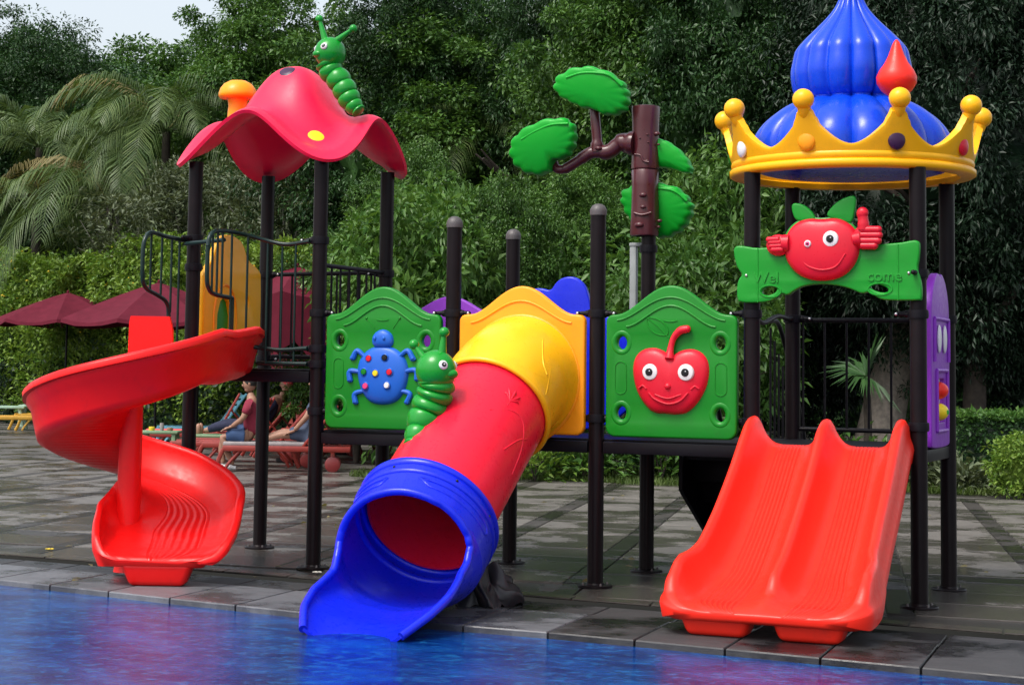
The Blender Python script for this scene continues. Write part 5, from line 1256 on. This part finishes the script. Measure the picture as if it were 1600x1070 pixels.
tree(600, 41, 'dark', 5.8, (.9, .9, 1), 'dark leafy tree just right of the red petal roof', 5, crowns=[(0, 0, 0, 1), (.8, .2, 2.7, .8), (0, 0, -2.4, .8)])
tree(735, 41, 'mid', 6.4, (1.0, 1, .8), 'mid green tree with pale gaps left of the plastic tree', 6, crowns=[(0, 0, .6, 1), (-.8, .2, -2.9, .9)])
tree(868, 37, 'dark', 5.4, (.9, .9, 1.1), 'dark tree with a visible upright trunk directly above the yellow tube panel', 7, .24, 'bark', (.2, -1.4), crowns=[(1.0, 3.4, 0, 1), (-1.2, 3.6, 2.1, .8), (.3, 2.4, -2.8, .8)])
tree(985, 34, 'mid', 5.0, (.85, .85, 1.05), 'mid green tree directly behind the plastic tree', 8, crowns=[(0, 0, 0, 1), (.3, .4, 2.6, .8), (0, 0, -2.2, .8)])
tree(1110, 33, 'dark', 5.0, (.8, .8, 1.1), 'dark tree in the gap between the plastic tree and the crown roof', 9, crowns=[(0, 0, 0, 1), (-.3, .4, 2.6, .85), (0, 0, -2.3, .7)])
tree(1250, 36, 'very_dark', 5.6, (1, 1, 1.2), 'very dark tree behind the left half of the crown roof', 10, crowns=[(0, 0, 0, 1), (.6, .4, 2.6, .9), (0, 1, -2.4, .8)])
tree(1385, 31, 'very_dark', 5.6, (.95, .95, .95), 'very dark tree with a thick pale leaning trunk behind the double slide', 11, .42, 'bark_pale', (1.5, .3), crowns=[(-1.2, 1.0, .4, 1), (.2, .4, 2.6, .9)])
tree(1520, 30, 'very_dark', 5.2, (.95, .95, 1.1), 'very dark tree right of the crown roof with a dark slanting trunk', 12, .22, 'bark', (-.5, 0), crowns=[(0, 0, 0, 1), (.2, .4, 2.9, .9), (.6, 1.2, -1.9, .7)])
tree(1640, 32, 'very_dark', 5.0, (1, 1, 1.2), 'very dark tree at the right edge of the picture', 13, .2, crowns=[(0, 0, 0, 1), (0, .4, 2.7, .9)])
tree(235, 64, 'mid', 8.6, (1.5, 1.3, 1.25), 'distant mid green tree filling the gap between the palm and the mushroom', 14)
tree(350, 52, 'mid', 5.5, (1.0, 1.0, 1.2), 'mid green tree directly behind the left half of the red roof', 15)
# shrubs and small trees in front of them
def shrub(u, dist, key, zc, scl, label, seed, group='shrubs behind the playground', name='leafy_shrub', mat='bark', cat='shrub', r=.05):
    p = spot(u, dist); t = thing(name, label, cat, p, 0, group)
    m = MB(); rn = random.Random(seed)
    for k in range(5):
        q = k*1.3+seed; e = Vector((math.cos(q)*scl[0]*.8, math.sin(q)*scl[1]*.8, zc*(.9+.3*rn.random())))
        m.tube(catmull([(0, 0, 0), (e.x*.25, e.y*.25, e.z*.35), (e.x*.6, e.y*.6, e.z*.7), tuple(e)], 4), [r*(1-.06*j) for j in range(13)], 7)
        for w_ in range(7):
            b_ = Vector((e.x*.6, e.y*.6, e.z*.7)); d2 = Vector((rn.uniform(-1, 1), rn.uniform(-1, 1), rn.uniform(.1, 1))).normalized()*1.1*scl[0]; m.tube([b_, b_+d2*.5, b_+d2], [r*.4, r*.3, r*.15], 6)
    m.build('stems', M[mat], t, 60, local=True); crown_obj(key, t, (0, 0, zc), scl, seed*1.7, 'foliage'); return t
shrub(645, 27, 'light', 2.5, (.85, .8, 1.15), 'light green broad leaved shrub between the red roof post and the ladybird panel', 21)
shrub(700, 29, 'light', 3.1, (.8, .8, 1.0), 'light green tall shrub rising behind the short capped post', 22)
shrub(775, 28, 'mid', 2.6, (.36, .36, .55), 'mid green shrub behind the gap between the two capped posts', 23)
shrub(860, 29, 'light', 2.0, (1.0, .9, 1.1), 'light green shrub left of the tallest capped post', 24)
shrub(905, 30, 'mid', 3.2, (.45, .4, .5), 'mid green rounded shrub above the blue cloud shaped panel', 25)
shrub(1075, 27, 'light', 2.0, (.9, .8, 1.2), 'light green shrub between the plastic tree post and the crown roof post', 26)
shrub(1130, 30, 'light', 3.5, (.8, .8, 1.2), 'light green tall shrub above the gap left of the crown roof', 27)
shrub(560, 30, 'mid', 2.2, (.45, .4, .5), 'mid green shrub seen between the red roof posts on the right', 28)
shrub(640, 32, 'mid', 3.8, (.45, .4, .5), 'mid green shrub just right of the red petal roof edge', 20)
shrub(215, 46.5, 'grey', 5.0, (1.5, 1.2, 1.1), 'grey green frangipani with bare stems left of the high deck', 29, 'frangipani shrubs', 'frangipani', 'trunk_grey', 'frangipani', .06)
shrub(330, 44.5, 'grey', 5.2, (1.2, 1.1, 1.1), 'grey green frangipani seen between the two left red roof posts', 30, 'frangipani shrubs', 'frangipani', 'trunk_grey', 'frangipani', .06)
shrub(460, 42, 'grey', 5.0, (1.3, 1.1, 1.2), 'grey green frangipani with twisting stems between the middle red roof posts', 31, 'frangipani shrubs', 'frangipani', 'trunk_grey', 'frangipani', .06)
# low planting along the back edge of the paving
def low_plant(u, dist, h, w_, key, label, seed, n=420, ls=.13, wr=.4, group='low plants along the paving edge'):
    p = spot(u, dist); t = thing('low_plant', label, 'plant', p, 0, group)
    c = rng.normal(size=(n, 3))*np.array([w_*.38, w_*.3, h*.26])+np.array([0, 0, h*.5]); c[:, 2] = np.abs(c[:, 2])
    ax = norm(c-np.array([0, 0, 0]))+rng.normal(size=(n, 3))*.5; L_ = ls*(.6+.8*rng.random(n))
    o = link('foliage', leaves_mesh('low_foliage', c, ax, L_, L_*wr, L[key], np.tile([[0, 0, 1.]], (n, 1)), .25), t, True)
    m = MB()
    for k in range(7): q = k*.9+seed; m.tube([(0, 0, 0), (math.cos(q)*w_*.12, math.sin(q)*w_*.12, h*.4), (math.cos(q)*w_*.3, math.sin(q)*w_*.3, h*.8)], .008, 5)
    m.build('stems', M['bark'], t, local=True); return t
lows = [(838, 25.9, .62, .8, 'yellowish', 'yellow green leafy plant left of the post under the apple panel'), (880, 26.4, .75, 1.0, 'mid', 'leafy plant behind the paving, right of the yellow green one'), (915, 26.1, .5, .6, 'light', 'small light green plant close to the tallest capped post'), (965, 26.6, .7, .8, 'dark', 'dark leafy plant between the two posts under the apple panel'), (1035, 26.2, .85, .8, 'light', 'light leaved plant right of the tree post, behind the paving'), (1060, 26.9, .6, .8, 'mid', 'mid green plant beside the black staircase foot'), (1128, 27, .8, 1.0, 'dark', 'dark plant hidden behind the staircase'), (1420, 25.7, .6, .7, 'mid', 'tufted plant behind the crown post at the double slide'), (1462, 25.3, .5, .6, 'grey', 'grey green tuft between the two right posts'), (1498, 24.9, .35, .6, 'grey', 'spreading grey green tuft right of the rightmost post'), (1350, 26.5, .6, .8, 'mid', 'mid green plant behind the right chute')]
for i, (u, d, h, w_, k, lab) in enumerate(lows): low_plant(u, d, h, w_, k, lab, i)
# flowering hedge, behind the parasols
def box_leaves(p0, p1, depth, z0, z1, n, ls, seed_off, top_noise=.3, wr=.5):
    t = rng.random(n); z = z0+(z1-z0)*rng.random(n)**.8; d = rng.random(n)*depth
    base = np.array(p0)[None, :]*(1-t[:, None])+np.array(p1)[None, :]*t[:, None]
    dirv = np.array(p1)-np.array(p0); ln = np.linalg.norm(dirv); nv = np.array([-dirv[1], dirv[0]])/ln
    wob = np.array([noise.noise(Vector((a*ln*.9, zz*1.1, seed_off))) for a, zz in zip(t, z)])
    z = z+top_noise*wob*(z/z1)
    xy = base+nv[None, :]*(d+.35*wob)[:, None]
    c = np.c_[xy, z]; ax = rng.normal(size=(n, 3))+np.array([-nv[0]*.6, -nv[1]*.6, .15])
    L_ = ls*(.6+.8*rng.random(n)); return c, ax, L_
a, b = spot(-80, 49), spot(700, 35)
hd = thing('flowering_hedge', 'long light green hedge with yellow flowers behind the maroon parasols', 'hedge', ((a.x+b.x)/2, (a.y+b.y)/2, 0))
c, ax, L_ = box_leaves((a.x, a.y), (b.x, b.y), 1.0, .3, 4.3, 80000, .13, 3.1, 1.0)
off = np.array([hd.location.x, hd.location.y, 0])
link('foliage', leaves_mesh('hedge_leaves', c-off, ax, L_, L_*.5, L['yellowish'], np.tile([[0, 0, 1.]], (len(c), 1))), hd, True)
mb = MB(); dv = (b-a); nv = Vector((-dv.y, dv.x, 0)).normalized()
mb.grid(lambda s, t: a.lerp(b, s)-hd.location+nv*(.75+.2*noise.noise(Vector((s*20, t*3, 0))))+Vector((0, 0, 3.6*t)), 80, 10).build('dark_filler', L['dark'], hd, 60, local=True, solid=.3)  # solid dark sheet inside the hedge, closes the gaps between the leaves
fm = MB(); k = 0
for i in range(1500):
    j = rng.integers(len(c)); p = Vector(c[j]-off); p -= nv*.25
    if c[j][2] < 1.9 or noise.noise(Vector((c[j][0]*.9, c[j][2]*1.3, 4))) < .12+.25*rng.random(): continue
    r_ = .018+.03*rng.random()**2; fm.ball(p, (r_, r_, r_*.7), 1); k += 1
fm.build('flowers', M['flower'], hd, 60, local=True)['kind'] = 'stuff'
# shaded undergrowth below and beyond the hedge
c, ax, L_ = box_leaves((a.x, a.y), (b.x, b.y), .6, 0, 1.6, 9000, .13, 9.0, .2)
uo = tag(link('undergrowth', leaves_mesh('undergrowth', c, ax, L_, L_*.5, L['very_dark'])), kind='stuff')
# clipped hedge and round bush at the right
a, b = spot(1478, 25.6), spot(1700, 25.0)
h2 = thing('clipped_hedge', 'dark clipped hedge with a lighter top at the right, behind the paving', 'hedge', a)
c, ax, L_ = box_leaves((a.x, a.y), (b.x, b.y), 1.0, .03, .98, 15000, .07, 5.0, .04)
link('foliage', leaves_mesh('clipped_leaves', c-np.array(a), ax, L_, L_*.5, L['dark']), h2, True)
n = 3600; c = np.c_[rng.random(n), rng.random(n), np.zeros(n)]; dv = np.array(b-a); nv_ = np.array([-dv[1], dv[0], 0])/np.linalg.norm(dv)
c = c[:, :1]*dv[None, :]+c[:, 1:2]*nv_[None, :]+np.array([0, 0, .98])+rng.normal(size=(n, 3))*.03; L_ = .075*(.6+.8*rng.random(n))
link('pale_top_leaves', leaves_mesh('pale_top_leaves', c, rng.normal(size=(n, 3))+np.array([0, 0, .8]), L_, L_*.5, L['light']), h2, True)  # paler leaves scattered over the hedge top
mb = MB().box(((b-a)/2+Vector((nv_[0], nv_[1], 0))*.5+Vector((0, 0, .45))), ((b-a).length, .7, .9), .05, Matrix.Rotation(math.atan2(dv[1], dv[0]), 3, 'Z')); mb.build('dark_filler', L['very_dark'], h2, local=True)  # solid very dark box filling the hedge behind its leaves
bs = thing('round_bush', 'round light green bush at the right edge in front of the clipped hedge', 'bush', spot(1600, 23.9))
protos['bush'] = [crown_mesh('crown_bush', L['yellowish'], (.5, .5, .42), 160, 34, .06, .13, .55, 0, .5, core=.55)]
crown_obj('bush', bs, (0, 0, .40), (1, 1, 1), 0, 'foliage'); MB().tube([(0, 0, 0), (0, 0, .3)], .03, 6).build('stem', M['bark'], bs, local=True)
# rosette plant seen through the crown deck railing
ag = thing('rosette_plant', 'spiky rosette plant with long pale leaves seen through the railing under the crown roof', 'plant', spot(1353, 27))
MB().tube([(0, 0, 0), (.03, 0, .8), (0, 0, 1.52)], [.07, .06, .05], 8).build('stem', M['bark'], ag, local=True)
for k in range(64):
    q = k*2.4; el = -.75+2.1*((k*.618) % 1); d = Vector((math.cos(q)*math.cos(el), math.sin(q)*math.cos(el), math.sin(el))); s = d.cross(Vector((math.sin(k*1.7)*.8, -.7, 1))).normalized(); c0 = Vector((0, 0, 1.52)); ln = .62+.12*math.sin(k*3.1)
    P_ = [c0, c0+d*ln*.5+Vector((0, 0, .03)), c0+d*ln-Vector((0, 0, .12*math.cos(el)))]
    MB().add([P_[0]+s*.012, P_[0]-s*.012, P_[1]+s*.021, P_[1]-s*.021, P_[2]], [(0, 2, 3, 1), (2, 4, 3)]).build('long_leaf', L['dark'], ag, local=True)
# palms
def frond(m, base, d, ln, droop, nleaf=46, ll=.55, wd=.040, up0=.5):
    d = Vector(d).normalized(); P_ = []; p = Vector(base); cur = (d+Vector((0, 0, up0))).normalized(); st_ = ln/14
    for i in range(15):
        P_.append(p.copy()); p += cur*st_; cur = (cur+Vector((0, 0, -droop*st_*(.6+i*.12)))).normalized()
    side = d.cross(Vector((0, 0, 1))).normalized()
    vs = []; fs = []
    for i in range(nleaf):
        t = .12+.88*i/nleaf; k = min(13, int(t*14)); q = P_[k].lerp(P_[k+1], t*14-k); tan = (P_[k+1]-P_[k]).normalized()
        l_ = ll*math.sin(PI*min(1, t*.86+.12))**.6
        for s in (-1, 1):
            dd = (side*s*.75+tan*.75+Vector((0, 0, -.12+rng.normal()*.08))).normalized(); e = q+dd*l_*.55; f_ = q+dd*l_*.92+Vector((0, 0, -l_*.42)); w_ = tan*wd*.5
            n0 = len(vs); vs += [q-w_*.6, q+w_*.6, e+w_, e-w_, f_]; fs += [(n0, n0+1, n0+2, n0+3), (n0+3, n0+2, n0+4)]
    m.add(vs, fs); m.tube([P_[0], P_[4], P_[9], P_[14]], [.022, .018, .012, .004], 5)
def palm(u, dist, zc, n, ln, label, seed, mat='palm', trunk=.10, ll=.55, dry=0, off=(0, 0), az=None):
    t = thing('palm_tree', label, 'palm', spot(u, dist), 0, 'palms behind the parasols')
    MB().tube(catmull([(0, 0, 0), (off[0]*.3, off[1]*.3, zc*.4), (off[0]*.7, off[1]*.7, zc*.75), (off[0], off[1], zc)], 6), [trunk*(1.2-.03*j) for j in range(19)], 10).build('trunk', M['bark'], t, 60, local=True)
    rn = random.Random(seed)
    for k in range(n):
        q = k*2.39996+seed if az is None else az[k % len(az)]+rn.uniform(-.15, .15); u0 = .15+1.5*((n-k)/n)**1.2
        m = MB(); frond(m, (off[0], off[1], zc), (math.cos(q), math.sin(q), 0), ln*(.85+.3*rn.random()), .42+.25*rn.random(), ll=ll, up0=u0)
        o = m.build('frond', L['straw'] if k < dry else L[mat], t, 180, local=True)
    return t
palm(250, 48, 7.6, 28, 3.7, 'feathery light green palm left of the red petal roof', 1, 'palm', .16, 1.05, 2)
palm(50, 52, 7.6, 16, 3.3, 'palm with drooping pale fronds at the far left', 2, 'palm', .15, .9)
palm(165, 48, 5.6, 14, 4.4, 'low palm whose long fronds arch towards the left edge', 3, 'palm', .15, 1.1, 1)
palm(-30, 51, 5.8, 12, 3.2, 'dry looking palm at the left edge above the hedge', 4, 'palm', .12, .9, 4)
palm(75, 60, 9.8, 16, 3.8, 'tall dark palm in front of the dark trees at the upper left', 5, 'palm_dark', .14, .7)
palm(745, 40, 6.2, 14, 2.6, 'pale palm glimpsed among the trees left of the plastic tree', 6, 'palm', .14, .75)
palm(600, 42, 6.9, 14, 2.6, 'palm with yellowing fronds high behind the right side of the red roof', 7, 'straw', .14, .7)
# far wood behind everything
def far_wood():
    n = 90000; t = rng.random(n); 
    A_, B_ = spot(-260, 68), spot(1900, 44); base = np.array(A_)[None, :2]*(1-t[:, None])+np.array(B_)[None, :2]*t[:, None]
    x = t*60; top = np.array([8.0+2.4*noise.noise(Vector((a*.22, 0, 7)))+1.6*noise.noise(Vector((a*.7, 3, 1)))+min(4, max(0, (a-27)*.35)) for a in x])+np.clip(24-x, 0, 24)*.09
    z = top*rng.random(n)**.8; nv = np.array([.40, -.91])
    wob = np.array([noise.noise(Vector((a*.6, zz*.6, 2))) for a, zz in zip(x, z)])
    xy = base+nv[None, :]*(wob*2.2+rng.random(n)*1.6)[:, None]; c = np.c_[xy, z]; L_ = .34*(.5+rng.random(n))
    me = leaves_mesh('far_leaves', c, rng.normal(size=(n, 3))+np.array([0, 0, -.3]), L_, L_*.5, L['dark'])
    o = link('far_wood', me); tag(o, kind='stuff')
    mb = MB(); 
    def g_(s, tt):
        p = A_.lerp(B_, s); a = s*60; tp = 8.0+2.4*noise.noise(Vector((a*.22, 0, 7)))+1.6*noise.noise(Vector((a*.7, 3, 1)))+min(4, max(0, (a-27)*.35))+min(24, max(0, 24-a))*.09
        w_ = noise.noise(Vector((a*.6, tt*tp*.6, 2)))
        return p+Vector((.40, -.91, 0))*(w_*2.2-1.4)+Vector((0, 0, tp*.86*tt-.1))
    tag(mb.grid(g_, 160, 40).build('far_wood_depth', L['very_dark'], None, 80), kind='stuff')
far_wood()
# grass strip behind the paving
n = 26000; P0, P1 = spot(560, 26.5), spot(1720, 24.4); t = rng.random(n); dd = rng.random(n)*3.2
base = np.array(P0)[None, :]*(1-t[:, None])+np.array(P1)[None, :]*t[:, None]; nv = np.array([-.13, .99])
c = np.c_[base[:, 0]+nv[0]*dd, base[:, 1]+nv[1]*dd-.2, np.full(n, -.02)]; c[:, 1] += .25*np.sin(c[:, 0]*1.7)
L_ = .10*(.5+rng.random(n)); tag(link('grass', leaves_mesh('grass', c, rng.normal(size=(n, 3))*.4+np.array([0, 0, 1.]), L_, L_*.16, L['grass'])), kind='stuff')
# fallen petals and leaves on the paving
for (u, v, lab) in ((78, 857, 'pale yellow fallen blossom on the paving at the left, near the drain'), (496, 893, 'tiny white blossom fallen beside the post left of the blue scoop')):
    p = on(u, v, 2, .012); m = MB()
    for k in range(5): q = k*2*PI/5; m.ball(p+Vector((math.cos(q)*.022, math.sin(q)*.022, 0)), (.018, .012, .006), 1, Matrix.Rotation(q, 3, 'Z'))
    tag(m.build('blossom', M['flower'] if u < 200 else M['flower_white']), lab, 'blossom')

# leaf litter on the paving
n = 70; t_ = rng.random((n, 2)); c = np.array([(lambda q: (q.x, q.y, .012))(on(float(40+1500*a), float(770+150*b), 2, 0)) for a, b in t_])
ax = rng.normal(size=(n, 3))*np.array([1, 1, .06]); L_ = .05+.05*rng.random(n)
tag(link('leaf_litter', leaves_mesh('leaf_litter', c, ax, L_, L_*.45, L['straw'], np.tile([[0, 0, 1.]], (n, 1)), .02)), kind='stuff')
